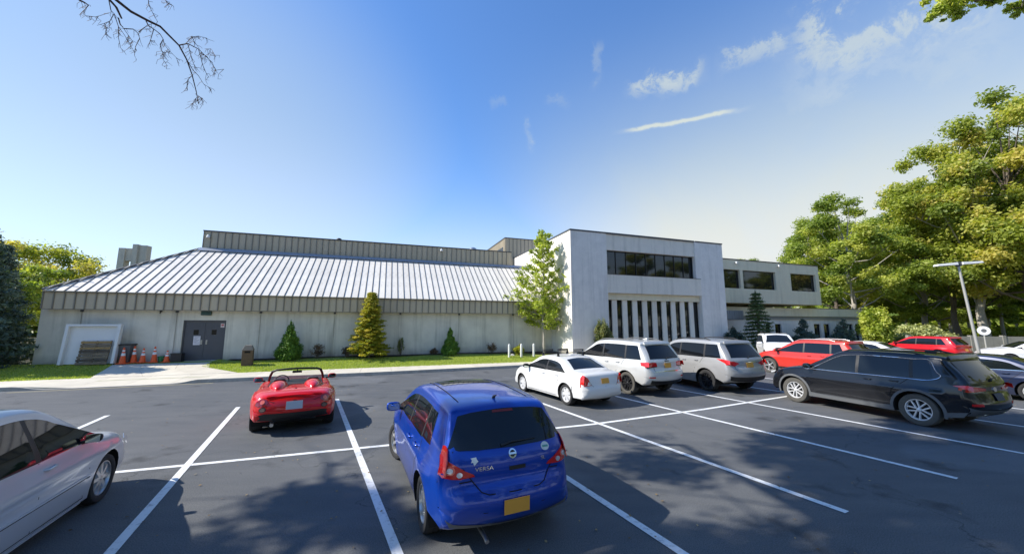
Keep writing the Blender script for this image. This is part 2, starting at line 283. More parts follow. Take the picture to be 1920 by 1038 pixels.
# ------------------------------------------------------------------ mesh helpers
def tag(o, label=None, cat=None, group=None, kind=None):
    if label: o['label'] = label
    if cat: o['category'] = cat
    if group: o['group'] = group
    if kind: o['kind'] = kind
    return o
def empty(name, loc, rz=0, label=None, cat=None, group=None):
    o = bpy.data.objects.new(name, None); COL.objects.link(o); o.location = loc; o.rotation_euler = (0,0,rz); o.empty_display_size = .3
    return tag(o, label, cat, group)
def smooth_angle(me, ang=35):
    me.polygons.foreach_set('use_smooth', [True]*len(me.polygons))
    try: me.set_sharp_from_angle(angle=R_(ang))
    except Exception: pass
class MB:
    def __init__(s): s.v = []; s.f = []
    def add(s, vs, fs):
        n = len(s.v); s.v += [tuple(p) for p in vs]; s.f += [tuple(i+n for i in f) for f in fs]; return s
    def box(s, x0, x1, y0, y1, z0, z1, M=None):
        vs = [(x0,y0,z0),(x1,y0,z0),(x1,y1,z0),(x0,y1,z0),(x0,y0,z1),(x1,y0,z1),(x1,y1,z1),(x0,y1,z1)]
        if M is not None: vs = [M @ Vector(p) for p in vs]
        return s.add(vs, [(0,3,2,1),(4,5,6,7),(0,1,5,4),(1,2,6,5),(2,3,7,6),(3,0,4,7)])
    def hexa(s, p):  # 8 points: 4 bottom ccw, 4 top ccw
        return s.add(p, [(0,3,2,1),(4,5,6,7),(0,1,5,4),(1,2,6,5),(2,3,7,6),(3,0,4,7)])
    def tube(s, path, rad, n=8, cap=True):
        path = [Vector(p) for p in path]
        if not hasattr(rad, '__len__'): rad = [rad]*len(path)
        base = len(s.v); prev = None
        for i, p in enumerate(path):
            t = (path[min(i+1,len(path)-1)] - path[max(i-1,0)]).normalized()
            if prev is None:
                a = Vector((0,0,1)) if abs(t.z) < .9 else Vector((1,0,0)); x = t.cross(a).normalized()
            else: x = (prev - t*prev.dot(t)).normalized()
            prev = x; y = t.cross(x)
            for k in range(n):
                a = 2*math.pi*k/n; s.v.append(tuple(p + (x*math.cos(a)+y*math.sin(a))*rad[i]))
        for i in range(len(path)-1):
            for k in range(n):
                a = base+i*n+k; b = base+i*n+(k+1)%n; s.f.append((a,b,b+n,a+n))
        if cap:
            s.f.append(tuple(base+k for k in range(n))[::-1]); e = base+(len(path)-1)*n; s.f.append(tuple(e+k for k in range(n)))
        return s
    def lathe(s, prof, n=24, M=None, axis='z'):
        base = len(s.v)
        for (r, h) in prof:
            for k in range(n):
                a = 2*math.pi*k/n
                p = Vector((r*math.cos(a), r*math.sin(a), h)) if axis == 'z' else Vector((r*math.cos(a), h, r*math.sin(a)))
                s.v.append(tuple(M @ p if M is not None else p))
        for i in range(len(prof)-1):
            for k in range(n):
                a = base+i*n+k; b = base+i*n+(k+1)%n; s.f.append((a,b,b+n,a+n) if axis == 'z' else (a,a+n,b+n,b))
        return s
    def prism(s, poly, a, b, M=None, plane='xz'):
        n = len(poly); vs = []
        for d in (a, b):
            for p in poly:
                q = (p[0],d,p[1]) if plane == 'xz' else ((p[0],p[1],d) if plane == 'xy' else (d,p[0],p[1]))
                vs.append(M @ Vector(q) if M is not None else q)
        fs = [tuple(range(n)), tuple(range(2*n-1,n-1,-1))] + [(i,n+i,n+(i+1)%n,(i+1)%n) for i in range(n)]
        return s.add(vs, fs)
    def mesh(s, name, material, off=None, smooth=None, bevel=0):
        me = bpy.data.meshes.new(name)
        vs = s.v if off is None else [(p[0]-off[0],p[1]-off[1],p[2]-off[2]) for p in s.v]
        me.from_pydata(vs, [], s.f)
        bm = bmesh.new(); bm.from_mesh(me); bmesh.ops.recalc_face_normals(bm, faces=bm.faces)
        if bevel:
            es = [e for e in bm.edges if len(e.link_faces) == 2 and e.calc_face_angle(0) > .6]
            bmesh.ops.bevel(bm, geom=es, offset=bevel, segments=2, affect='EDGES', profile=.6)
        bm.to_mesh(me); bm.free()
        me.materials.append(material)
        if smooth: smooth_angle(me, smooth)
        return me
    def build(s, name, material, parent=None, off=None, smooth=None, bevel=0):
        if off is None and parent is not None and 'OFF' in parent: off = parent['OFF']
        o = bpy.data.objects.new(name, s.mesh(name, material, off, smooth, bevel)); COL.objects.link(o)
        if parent is not None: o.parent = parent
        return o
def link_copy(src, parent=None, loc=None, rz=None):
    c = src.copy(); COL.objects.link(c)
    if parent is not None: c.parent = parent
    if loc is not None: c.location = loc
    if rz is not None: c.rotation_euler = (0,0,rz)
    return c
def copy_tree(o, loc=None, rz=None, label=None, scale=None):
    c = o.copy(); COL.objects.link(c)
    if loc is not None: c.location = loc
    if rz is not None: c.rotation_euler = (0,0,rz)
    if scale is not None: c.scale = scale
    if label: c['label'] = label
    for ch in list(o.children):
        d = ch.copy(); COL.objects.link(d); d.parent = c
        for g in list(ch.children):
            e = g.copy(); COL.objects.link(e); e.parent = d
    return c
OFFS = {}
def uroot(name, u, v, z, label, cat, group=None):
    "Empty in the building frame; children meshes are written in u, v, z"
    o = empty(name, uv(u,v,z), ROTZ, label, cat, group); OFFS[o.name] = (u,v,z); return o
def ub(mb, name, material, root, smooth=None, bevel=0, parent=None):
    return mb.build(name, material, parent or root, OFFS[root.name], smooth, bevel)
def upiece(shared, cache, name, root, u, v, z, parent=None):
    "piece sharing mesh data placed at u,v,z"
    o = bpy.data.objects.new(name, shared); COL.objects.link(o); o.parent = parent or root
    f = OFFS[root.name]; o.location = (u-f[0], v-f[1], z-f[2]); return o
def wall_boxes(mb, x0, x1, z0, z1, y0, y1, holes):
    xs = sorted(set([x0,x1]+[h[0] for h in holes]+[h[1] for h in holes]))
    for a, b in zip(xs[:-1], xs[1:]):
        c = (a+b)/2; hs = sorted([(h[2],h[3]) for h in holes if h[0] < c < h[1]]); z = z0
        for (p, q) in hs:
            if p > z: mb.box(a,b,y0,y1,z,p)
            z = q
        if z < z1: mb.box(a,b,y0,y1,z,z1)
    return mb

# ------------------------------------------------------------------ ground
def sheet(name, pts, z, material, parent=None):
    mb = MB(); mb.add([(p[0],p[1],z) for p in pts], [tuple(range(len(pts)))]); return mb.build(name, material, parent)
o = sheet('ground', [(-600,-600),(600,-600),(600,600),(-600,600)], -.02, FOREST_G); tag(o, kind='structure')
kerb_u = [(-60,19.75),(-8,19.75),(0,19.8),(8.5,20.4),(20,20.6),(60,20.6)]
lot = [uv(-60,19.60)[:2], uv(-8,19.60)[:2], uv(0,19.65)[:2], uv(8.5,20.25)[:2], uv(70,20.45)[:2], (120,20), (120,-40), (-80,-40)]
bm = bmesh.new(); vs = [bm.verts.new((p[0],p[1],0)) for p in lot]; bm.faces.new(vs)
me = bpy.data.meshes.new('parking_lot'); bm.to_mesh(me); bm.free(); me.materials.append(ASPH)
o = bpy.data.objects.new('parking_lot', me); COL.objects.link(o); tag(o, kind='structure')
def kv(u):  # v of the kerb line
    for (a, b), (c, d) in zip(kerb_u[:-1], kerb_u[1:]):
        if a <= u <= c: return b+(d-b)*(u-a)/(c-a)
    return 20.6
# kerb, dropped where the path to the doors meets the drive
def kerb_h(u): return .135*(1-sm(-13.2,-12.3,u)*(1-sm(-8.3,-7.4,u)))+.012
us = [-60+i*.75 for i in range(161)]
us = sorted(set([round(x,3) for x in us]+[-13.2,-12.9,-12.6,-12.3,-8.3,-8,-7.7,-7.4]))
k = MB()
for a, b in zip(us[:-1], us[1:]):
    g_ = .006
    va, vb, ha, hb = kv(a), kv(b), kerb_h(a), kerb_h(b)
    k.hexa([uv(a+g_,va-.15,-.05),uv(b,vb-.15,-.05),uv(b,vb,-.05),uv(a+g_,va,-.05),uv(a+g_,va-.13,ha),uv(b,vb-.13,hb),uv(b,vb,hb),uv(a+g_,va,ha)])
o = k.build('kerb', KERB, bevel=.0); tag(o, kind='structure')
# sidewalk slabs
root = empty('sidewalk', uv(-20,20.9), ROTZ); tag(root, kind='structure'); OFFS[root.name] = (-20,20.9,0)
u_ = -22.0
while u_ < 30:
    a, b = u_, u_+1.5; va, vb = kv(a), kv(b); ha, hb = kerb_h(a)-.004, kerb_h(b)-.004; w = 2.05 - .35*sm(3,9,a)
    m_ = MB(); m_.hexa([(a+.006,va+.003,-.05),(b-.006,vb+.003,-.05),(b-.006,vb+w,-.05),(a+.006,va+w,-.05),(a+.006,va+.003,ha),(b-.006,vb+.003,hb),(b-.006,vb+w,.142),(a+.006,va+w,.142)])
    ub(m_, 'slab', CONC_PATH, root); u_ += 1.5
# lawn terrain sheet
def terrain(name, poly_fn, u0, u1, v0, v1, du, dv, lift, material, hf=gh):
    mb = MB(); nu, nv = int((u1-u0)/du), int((v1-v0)/dv)
    idx = {}
    for i in range(nu+1):
        for j in range(nv+1):
            u, v = u0+i*du, v0+j*dv; idx[i,j] = len(mb.v); mb.v.append(tuple(uv(u,v,hf(u,v)+lift)))
    for i in range(nu):
        for j in range(nv):
            if poly_fn(u0+(i+.5)*du, v0+(j+.5)*dv): mb.f.append((idx[i,j],idx[i+1,j],idx[i+1,j+1],idx[i,j+1]))
    return mb.build(name, material)
o = terrain('lawn', lambda u,v: True, -60, 34, 21.0, 26.0, 1, .5, -.006, GRASS_G, lambda u,v: gh(u,v) if v > 21.7 else .10); tag(o, kind='structure')
# mulch bed along the wall
mm = MB()
us = [ -8.2+i*.4 for i in range(56)]
rnd = random.Random(3)
edge = [25.0 - .25*math.sin(i*.35) - rnd.random()*.06 - 1.1*sm(9,11,u) for i, u in enumerate(us)]
for i in range(len(us)-1):
    a, b = us[i], us[i+1]
    rows = []
    n = len(mm.v)
    for (u, e) in ((a,edge[i]),(b,edge[i+1])):
        for t in range(5):
            v = e + (25.7-e)*t/4; mm.v.append(tuple(uv(u,v,gh(u,v)+.012+.05*math.sin(math.pi*min(t/4+.2,1)))))
    for t in range(4): mm.f.append((n+t,n+5+t,n+6+t,n+1+t))
o = mm.build('mulch_bed', MULCH, smooth=60); tag(o, kind='structure')
# concrete path to the doors, in slabs
root = empty('path', uv(-10.5,22), ROTZ); tag(root, kind='structure'); OFFS[root.name] = (-10.5,22,0)
def pl(v): return -12.15 - 1.15*(v-21.7)/4.0
def pr(v): return -6.6 - 2.25*min((v-21.7)/1.9,1) if v > 21.7 else -6.6
vs_ = [21.78,23.2,24.5,25.72]
for j in range(3):
    a, b = vs_[j], vs_[j+1]
    for i in range(3):
        l0, l1 = pl(a)+(pr(a)-pl(a))*i/3, pl(a)+(pr(a)-pl(a))*(i+1)/3; t0, t1 = pl(b)+(pr(b)-pl(b))*i/3, pl(b)+(pr(b)-pl(b))*(i+1)/3
        g_ = .006; za, zb = gh(0,a)+.012, gh(0,b)+.012
        m_ = MB(); m_.hexa([(l0+g_,a+g_,za-.1),(l1-g_,a+g_,za-.1),(t1-g_,b-g_,zb-.1),(t0+g_,b-g_,zb-.1),(l0+g_,a+g_,za),(l1-g_,a+g_,za),(t1-g_,b-g_,zb),(t0+g_,b-g_,zb)])
        ub(m_, 'slab', CONC_PATH, root)
# grass blades on the lawn
def grass(n, seed):
    r = np.random.RandomState(seed); u = r.uniform(-24,12,n); v = 21.7+r.rand(n)*3.9
    ok = ~((u > pl(21.7)-1.15*(v-21.7)/4) & (u < np.where(v>21.7,-6.6-2.25*np.minimum((v-21.7)/1.9,1),-6.6))) & ~((u > -8.4) & (v > 24.6-1.1*(u>9)))
    u, v = u[ok], v[ok]; n = len(u); z = .14+.34*np.clip((v-22)/3,0,1)-.01
    P = np.outer(u,np.array(U))+np.outer(v,np.array(V)); P[:,2] = z
    a = r.rand(n)*2*np.pi; w = .012+.01*r.rand(n); h = .035+.04*r.rand(n); dx = np.stack([np.cos(a),np.sin(a),0*a],1)
    lean = (r.rand(n,3)-.5)*.04; lean[:,2] = 0
    v0 = P-dx*w[:,None]; v1 = P+dx*w[:,None]; v2 = P+lean; v2[:,2] += h
    co = np.stack([v0,v1,v2],1).reshape(-1,3); me = bpy.data.meshes.new('grass')
    me.vertices.add(3*n); me.vertices.foreach_set('co', co.ravel()); me.loops.add(3*n); me.loops.foreach_set('vertex_index', np.arange(3*n)); me.polygons.add(n)
    me.polygons.foreach_set('loop_start', np.arange(0,3*n,3)); at_ = me.attributes.new('tint','FLOAT','POINT'); at_.data.foreach_set('value', np.repeat(r.rand(n),3).astype('f')); me.update(); 
    me.materials.append(leafmat('grass_blade', (.28,.36,.05), (.38,.46,.08), (.50,.52,.15), .3, .6))
    o = bpy.data.objects.new('grass', me); COL.objects.link(o); tag(o, 'short mown grass in front of the long hall', 'grass', kind='stuff'); return o
grass(90000, 5)

# ------------------------------------------------------------------ painted markings
mk = []
def stripe(name, pts, w, z=.004, material=None):
    pts = [Vector((*p,0)) for p in pts]; mb = MB(); n = len(pts)
    for i, p in enumerate(pts):
        t = (pts[min(i+1,n-1)]-pts[max(i-1,0)]).normalized(); s = Vector((-t.y,t.x,0))*w/2
        mb.v += [tuple(p+s+Vector((0,0,z))), tuple(p-s+Vector((0,0,z)))]
    for i in range(n-1): mb.f.append((2*i,2*i+1,2*i+3,2*i+2))
    o = mb.build(name, material or WHITE_LINE); tag(o, kind='structure'); return o
Lw = .115
stripe('painted_line', [(-7.2,6.38),(-6.78,6.54),(-2.47,7.97),(2.02,9.52),(5.6,11.1),(9.2,12.88),(14,15.3),(22,19.3),(30,23.3)], Lw, .004)
stalls = [((-8.35,11.42),(-4.43,4.33),(-2.9,1.5)), ((-5.91,12.61),(-1.26,4.33),(0.2,1.7)), ((-3.0,13.2),(.88,6.36),(1.88,4.33),(3.1,1.9)), ((-.55,14.9),(.71,12.44),(4.5,5.21)),
          ((1.5,17.2),(3.77,12.88),(7.29,6.28)), ((4.2,18.8),(6.41,14.42),(10.0,7.43)), ((7.0,20.2),(9.2,15.7),(12.9,8.8)), ((9.9,21.5),(12.1,17.1),(15.6,10.3)), ((12.6,23),(14.9,18.5),(18.4,11.7)), ((-11.2,10.4),(-10.72,9.52),(-7.6,3.6))]
for s_ in stalls: stripe('painted_line', s_, Lw, .008)
stripe('kerb_line', [uv(-13,19.2)[:2], uv(-10.5,19.28)[:2], uv(-8.4,19.35)[:2], uv(-6.8,19.38)[:2]], .09, .004, YELLOW_LINE)
# ------------------------------------------------------------------ the long hall
HU0, HU1, HV = -16.55, 12.25, 25.5
hall = uroot('long_hall', -2, HV, .45, 'long low concrete hall with white ribbed metal roof and dark double doors', 'building')
door_hole = (-10.62,-8.62,.40,2.74)
joints = [HU0,-14.95,-10.95,-6.94,-2.93,1.06,5.04,9.1,HU1]
for a, b in zip(joints[:-1], joints[1:]):
    m_ = MB(); hs = []
    for h in [door_hole]:
        x0, x1 = max(a+.01,h[0]), min(b-.01,h[1])
        if x1 > x0: hs.append((x0,x1,h[2],h[3]))
    wall_boxes(m_, a+.012, b-.012, .2, 3.40, HV, HV+.25, hs); ub(m_, 'wall_panel', HALLW, hall)
m_ = MB(); m_.box(HU0+.02,HU1,HV+.05,HV+.4,.2,3.4) if False else None
# backing behind joints (leaves the doorway free), left end wall, rear body
m_ = MB(); wall_boxes(m_, HU0+.02, HU1-.02, .2, 3.38, HV+.03, HV+.20, [door_hole]); m_.box(HU0+.004,HU0+.25,HV+.26,HV+28,.2,3.4)
ub(m_, 'wall', HALLW, hall)
# horizontal blocked-up opening lines
m_ = MB(); m_.box(5.25,8.95,HV-.012,HV+.01,2.52,2.56); ub(m_, 'wall_ledge', HALLW, hall)
# doors
m_ = MB(); x0,x1,z0,z1 = door_hole
m_.box(x0,x0+.06,HV+.06,HV+.20,z0,z1); m_.box(x1-.06,x1,HV+.06,HV+.20,z0,z1); m_.box(x0,x1,HV+.05,HV+.19,z1-.07,z1); ub(m_, 'door_frame', DOORM, hall)
mid = (x0+x1)/2
for (a, b, side) in ((x0+.065,mid-.006,1),(mid+.006,x1-.065,-1)):
    m_ = MB(); wx0 = (a+b)/2-.11+.05*side; wh = (wx0,wx0+.24,z0+1.52,z0+1.80)
    wall_boxes(m_, a, b, z0+.02, z1-.075, HV+.10, HV+.145, [wh]); d = ub(m_, 'door', DOORM, hall)
    m_ = MB(); m_.box(wh[0],wh[1],HV+.115,HV+.13,wh[2],wh[3]); g = m_.build('door_window', WGLASS, d, OFFS[hall.name])
    m_ = MB(); hx = mid-.12*side-.035; m_.box(hx,hx+.07,HV+.085,HV+.10,z0+.98,z0+1.22); m_.tube([(hx+.035,HV+.085,z0+1.04),(hx+.035,HV+.045,z0+1.04),(hx+.035,HV+.045,z0+1.16),(hx+.035,HV+.085,z0+1.16)],.012,6); m_.build('handle', STEEL, d, OFFS[hall.name])
m_ = MB(); m_.box(-10.12,-9.80,HV+.088,HV+.098,z0+.95,z0+1.45); nt_ = ub(m_, 'notice', mat('paper', (.72,.70,.74), .8, var=.05, vscale=30), hall)
m_ = MB(); 
for i in range(7): m_.box(-10.08,-9.84-.06*(i%3),HV+.085,HV+.087,z0+1.38-.055*i,z0+1.395-.055*i)
m_.build('print', mat('print_grey', (.25,.25,.33), .8), nt_, OFFS[hall.name])
m_ = MB(); m_.box(-8.90,-8.72,HV+.088,HV+.096,z0+1.93,z0+2.16); st = ub(m_, 'sticker', mat('sticker_white', (.75,.66,.64), .6), hall)
m_ = MB(); m_.box(-8.87,-8.75,HV+.084,HV+.0875,z0+2.03,z0+2.12); m_.box(-8.86,-8.77,HV+.084,HV+.0875,z0+1.97,z0+2.0); m_.build('print', mat('print_red', (.55,.12,.10), .6), st, OFFS[hall.name])
m_ = MB(); m_.box(-9.83,-9.35,HV-.12,HV-.002,3.02,3.26); ub(m_, 'exit_light', mat('dark_green_lamp', (.03,.075,.07), .4), hall, bevel=.02)
m_ = MB(); m_.box(-11.7,-11.62,HV-.1,HV-.002,3.20,3.28); m_.tube([(-11.66,HV-.06,3.2),(-11.66,HV-.12,3.12)],.03,8); ub(m_, 'camera_bracket', BLACKP, hall)
# fascia
FZ0, FZ1, FV = 3.30, 4.18, 25.12
PW = .405
def strip_us(a, b):
    n = int((b-a)/PW); return [a+i*(b-a)/n for i in range(n+1)]
fu = strip_us(HU0+.25, HU1-.02)
w0 = fu[1]-fu[0]
pan = MB().box(.006,w0-.006,0,.03,0,FZ1-FZ0).mesh('fascia_panel', FASCIA)
rib = MB().box(-.022,.022,-.045,.002,0.0,FZ1-FZ0-.002).mesh('fascia_rib', FASCIA_D)
for u in fu[:-1]:
    upiece(pan, None, 'fascia_panel', hall, u, FV, FZ0); upiece(rib, None, 'fascia_rib', hall, u, FV, FZ0+.001)
m_ = MB(); m_.box(HU0+.25,HU1-.02,FV+.03,FV+.10,FZ0+.01,FZ1-.02); m_.box(HU0+.25,HU0+.32,FV+.101,FV+28,FZ0+.01,FZ1-.02); m_.box(HU0+.33,HU1-.02,FV+.101,HV+.3,FZ0-.02,FZ0+.02); m_.box(HU0+.26,HU1-.02,FV+.004,FV+.028,FZ0-.035,FZ0-.002); ub(m_, 'soffit', FASCIA_D, hall)
# dark spots where the fascia drips at the joints
for u in joints[1:-1]:
    m_ = MB(); m_.box(u-.06,u+.06,HV-.05,HV-.001,3.16,3.27); ub(m_, 'drain_spout', CAP, hall)
# roof slope: v 25.05..29.7, z 4.18..7.5, hipped at the left
RV0, RV1, RZ0, RZ1 = 25.02, 29.70, 4.19, 7.50
slope = (RZ1-RZ0)/(RV1-RV0); apex = HU0+.27 + 4.30
rl = Vector((0,RV1-RV0,RZ1-RZ0)).length; nrm = Vector((0,-(RZ1-RZ0),(RV1-RV0)))/rl
ru = strip_us(HU0+.27, HU1-.02); rw = ru[1]-ru[0]
def rz(v): return RZ0+(v-RV0)*slope
def vtop(u): return min(RV1, RV0+(u-(HU0+.27))*(RV1-RV0)/4.30)
def roof_panel_mesh(va, vb):  # panel from 0..rw with top at va (left) and vb (right), local to (u,RV0,RZ0)
    m_ = MB(); g = .006; n = nrm*.03
    P = [Vector((g,0,0)), Vector((rw-g,0,0)), Vector((rw-g,vb-RV0,(vb-RV0)*slope)), Vector((g,va-RV0,(va-RV0)*slope))]
    m_.hexa([p for p in P]+[p+n for p in P]); return m_.mesh('roof_panel', ROOFM)
def rib_mesh(vt):
    m_ = MB(); h = nrm*.065; o_ = nrm*.031; P0 = Vector((0,-.02,-.02*slope)); P1 = Vector((0,vt-RV0,(vt-RV0)*slope)); x = Vector((.024,0,0))
    m_.hexa([P0-x+o_,P0+x+o_,P1+x+o_,P1-x+o_,P0-x*.5+h,P0+x*.5+h,P1+x*.5+h,P1-x*.5+h]); return m_.mesh('roof_rib', ROOFRIB)
full = roof_panel_mesh(RV1,RV1); fullr = rib_mesh(RV1)
for i, u in enumerate(ru[:-1]):
    va, vb = vtop(u), vtop(u+rw)
    me_ = full if va >= RV1 else roof_panel_mesh(max(va,RV0+.02), vb)
    upiece(me_, None, 'roof_panel', hall, u, RV0, RZ0)
    if i: upiece(fullr if va >= RV1 else rib_mesh(max(va,RV0+.03)), None, 'roof_rib', hall, u, RV0, RZ0)
# underlay + left hip slope with its own panels
m_ = MB(); m_.add([(HU0+.27,RV0,RZ0-.05),(HU1,RV0,RZ0-.05),(HU1,RV1,RZ1-.05),(apex,RV1,RZ1-.05)], [(0,1,2,3)])
m_.add([(HU0+.27,RV0,RZ0-.05),(apex,RV1,RZ1-.05),(apex,RV1+20,RZ1-.05),(HU0+.27,RV0+24,RZ0-.05)], [(0,1,2,3)]); ub(m_, 'roof_deck', ROOFRIB, hall)
m_ = MB()
for i in range(59):
    v = RV0+.4*i; t = min(1,(v+.4-RV0)/(RV1-RV0))
    m_.box(HU0+.27,HU0+.29,v-.02,v+.02,RZ0,RZ0+.03) if 0 else None; m_.hexa([(HU0+.27,v-.025,RZ0),(HU0+.27,v+.025,RZ0),(HU0+.27+4.30*t,v+.025,RZ0+(RZ1-RZ0)*t),(HU0+.27+4.30*t,v-.025,RZ0+(RZ1-RZ0)*t),(HU0+.27,v-.015,RZ0+.035),(HU0+.27,v+.015,RZ0+.035),(HU0+.27+4.30*t,v+.015,RZ0+.035+(RZ1-RZ0)*t),(HU0+.27+4.30*t,v-.015,RZ0+.035+(RZ1-RZ0)*t)])
m_.add([(HU0+.27,RV0,RZ0),(apex,RV1,RZ1),(apex,RV1+20,RZ1),(HU0+.27,RV0+24,RZ0)], [(0,1,2,3)]); ub(m_, 'hip_roof', ROOFM, hall)
m_ = MB(); m_.tube([(HU0+.25,RV0-.02,RZ0+.07),(apex,RV1,RZ1+.09)],.07,8); ub(m_, 'hip_cap', ROOFRIB, hall)
m_ = MB(); m_.box(HU0+.25,HU1-.02,RV0+.0,RV0+.03,RZ0-.04,RZ0-.012); ub(m_, 'eave_trim', FASCIA_D, hall)
# flashing at the head of the roof
m_ = MB(); m_.hexa([(apex,RV1-.28,rz(RV1-.28)+.13),(HU1,RV1-.28,rz(RV1-.28)+.13),(HU1,RV1+.02,RZ1+.13),(apex,RV1+.02,RZ1+.13),(apex,RV1-.28,rz(RV1-.28)+.15),(HU1,RV1-.28,rz(RV1-.28)+.15),(HU1,RV1+.02,RZ1+.19),(apex,RV1+.02,RZ1+.19)]); ub(m_, 'roof_flashing', mat('bluish_flashing', (.34,.37,.42), .4, metal=.3), hall)
# upper wall
UZ0, UZ1, UV_ = 7.56, 8.86, 29.8
uu = strip_us(-11.85, 10.45); uw = uu[1]-uu[0]
pan = MB().box(.006,uw-.006,0,.04,0,UZ1-UZ0).mesh('upper_panel', UPPERW)
rib = MB().box(-.02,.02,-.04,.002,0,UZ1-UZ0-.002).mesh('upper_rib', FASCIA_D)
for u in uu[:-1]:
    upiece(pan, None, 'upper_panel', hall, u, UV_, UZ0); upiece(rib, None, 'upper_rib', hall, u, UV_, UZ0+.001)
m_ = MB(); m_.box(-11.83,10.45,UV_+.05,UV_+18,UZ0,UZ1-.03)
for i in range(40): m_.box(-11.87,-11.83,UV_+.2+.42*i,UV_+.25+.42*i,UZ0,UZ1-.04)
for i in range(8): m_.box(10.45,10.49,UV_+.2+.42*i,UV_+.25+.42*i,UZ0,UZ1-.04)
ub(m_, 'upper_wall', UPPERW, hall)
m_ = MB(); m_.box(-11.9,10.5,UV_-.05,UV_+.1,UZ1-.02,UZ1+.06); m_.box(-11.92,-11.80,UV_+.1,UV_+18,UZ1-.02,UZ1+.06); m_.box(10.4,10.52,UV_+.1,UV_+18,UZ1-.02,UZ1+.06); ub(m_, 'coping', CAP, hall)
def hemi(mb, u, v, z, r, h=.7):
    prof = [(r*1.15,0),(r*1.15,.08),(r,.1)]+[(r*math.cos(a),.12+r*h*math.sin(a)) for a in [i*math.pi/2/7 for i in range(8)]]; prof[-1] = (.002,.12+r*h)
    mb.lathe(prof, 18, Matrix.Translation((u,v,z)))
for (u, v, r, hgt) in ((7.5,32,.42,.9),(-3.6,31,.2,.6)):
    m_ = MB(); m_.box(u-r*.8,u+r*.8,v-r*.8,v+r*.8,UZ1-.03,UZ1+.22); hemi(m_, u, v, UZ1+.2, r, hgt); ub(m_, 'roof_vent', STEEL if r > .3 else BLACKP, hall, smooth=40)
for (u, z) in ((-11.55,8.55),(4.3,8.7)):
    m_ = MB(); m_.box(u-.04,u+.04,UV_-.12,UV_-.03,z-.04,z+.04); hemi(m_, u, UV_-.12, z-.16, .09, .9); ub(m_, 'flood_light', LAMPH, hall, smooth=40)

# ------------------------------------------------------------------ ribbed block behind the hall
ph = uroot('rooftop_block', 13, 34.5, 8, 'ribbed grey metal block rising behind the hall roof next to white tower', 'building')
m_ = MB(); m_.box(11.3,20,34,44,7,11.2); ub(m_, 'wall', UPPERW, ph)
m_ = MB()
for i in range(21): m_.box(11.3+.42*i,11.34+.42*i,33.96,33.998,7,11.18)
ub(m_, 'rib', FASCIA_D, ph)
m_ = MB()
for i in range(24): m_.box(11.25,11.298,34.1+.42*i,34.15+.42*i,7,11.18)
ub(m_, 'rib', FASCIA_D, ph)
m_ = MB(); m_.box(11.24,20,33.94,34.1,11.19,11.27); m_.box(11.24,11.4,34.1,44,11.19,11.27); ub(m_, 'coping', CAP, ph)
m_ = MB(); m_.box(11.27,11.3,34.6,38.5,9.6,10.4); w_ = ub(m_, 'window', WGLASS, ph)

# ------------------------------------------------------------------ white brick tower block
tw = uroot('white_office_block', 19.5, 22.2, .3, 'two-storey white brick office block with ribbon window above tall slit windows', 'building')
T0, T1, TV, TZ = 12.25, 26.62, 22.2, 9.16
m_ = MB(); m_.box(T0,15.24,TV,TV+.5,.1,TZ); ub(m_, 'brick_pier', TOWERW, tw)
m_ = MB(); m_.box(23.62+.42,T1,TV,TV+.5,.1,4.77); m_.box(23.62,T1,TV+.0,TV+.5,4.775,TZ); ub(m_, 'brick_pier', TOWERW, tw)
m_ = MB(); m_.box(T0,T0+.3,TV+.502,TV+22,.1,TZ); ub(m_, 'side_wall', TOWERW, tw)
m_ = MB(); m_.box(T1-.3,T1,TV+.502,TV+22,.1,TZ); m_.box(T0+.3,T1-.3,TV+21,TV+21.3,.1,TZ); m_.box(T0+.3,T1-.3,TV+.5,TV+21,TZ-.5,TZ-.3); ub(m_, 'rear_wall', TOWERW, tw)
m_ = MB(); m_.box(15.244,23.616,TV+.06,TV+.5,7.95,TZ-.004); ub(m_, 'upper_panel', TOWERP, tw)
m_ = MB(); m_.box(15.244,24.03,TV-.03,TV+.5,4.78,6.12); ub(m_, 'spandrel', TOWERP, tw)
m_ = MB(); m_.box(15.244,24.036,TV+.22,TV+.6,4.30,4.776); ub(m_, 'lintel_band', WINGW, tw)
m_ = MB(); m_.box(15.3,24.0,TV+.22,TV+.6,.1,.55); ub(m_, 'sill_wall', WINGW, tw)
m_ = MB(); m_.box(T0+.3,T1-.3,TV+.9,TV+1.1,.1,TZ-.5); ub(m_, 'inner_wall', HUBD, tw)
# coping
m_ = MB(); m_.box(T0-.04,23.6,TV-.04,TV+.3,TZ+.003,TZ+.10); m_.box(T0-.04,T0+.3,TV+.3,TV+22,TZ+.003,TZ+.10); m_.box(23.72,T1+.04,TV-.04,TV+.3,TZ+.003,TZ+.10); m_.box(T1-.3,T1+.04,TV+.3,TV+22,TZ+.003,TZ+.10); ub(m_, 'coping', CAP, tw)
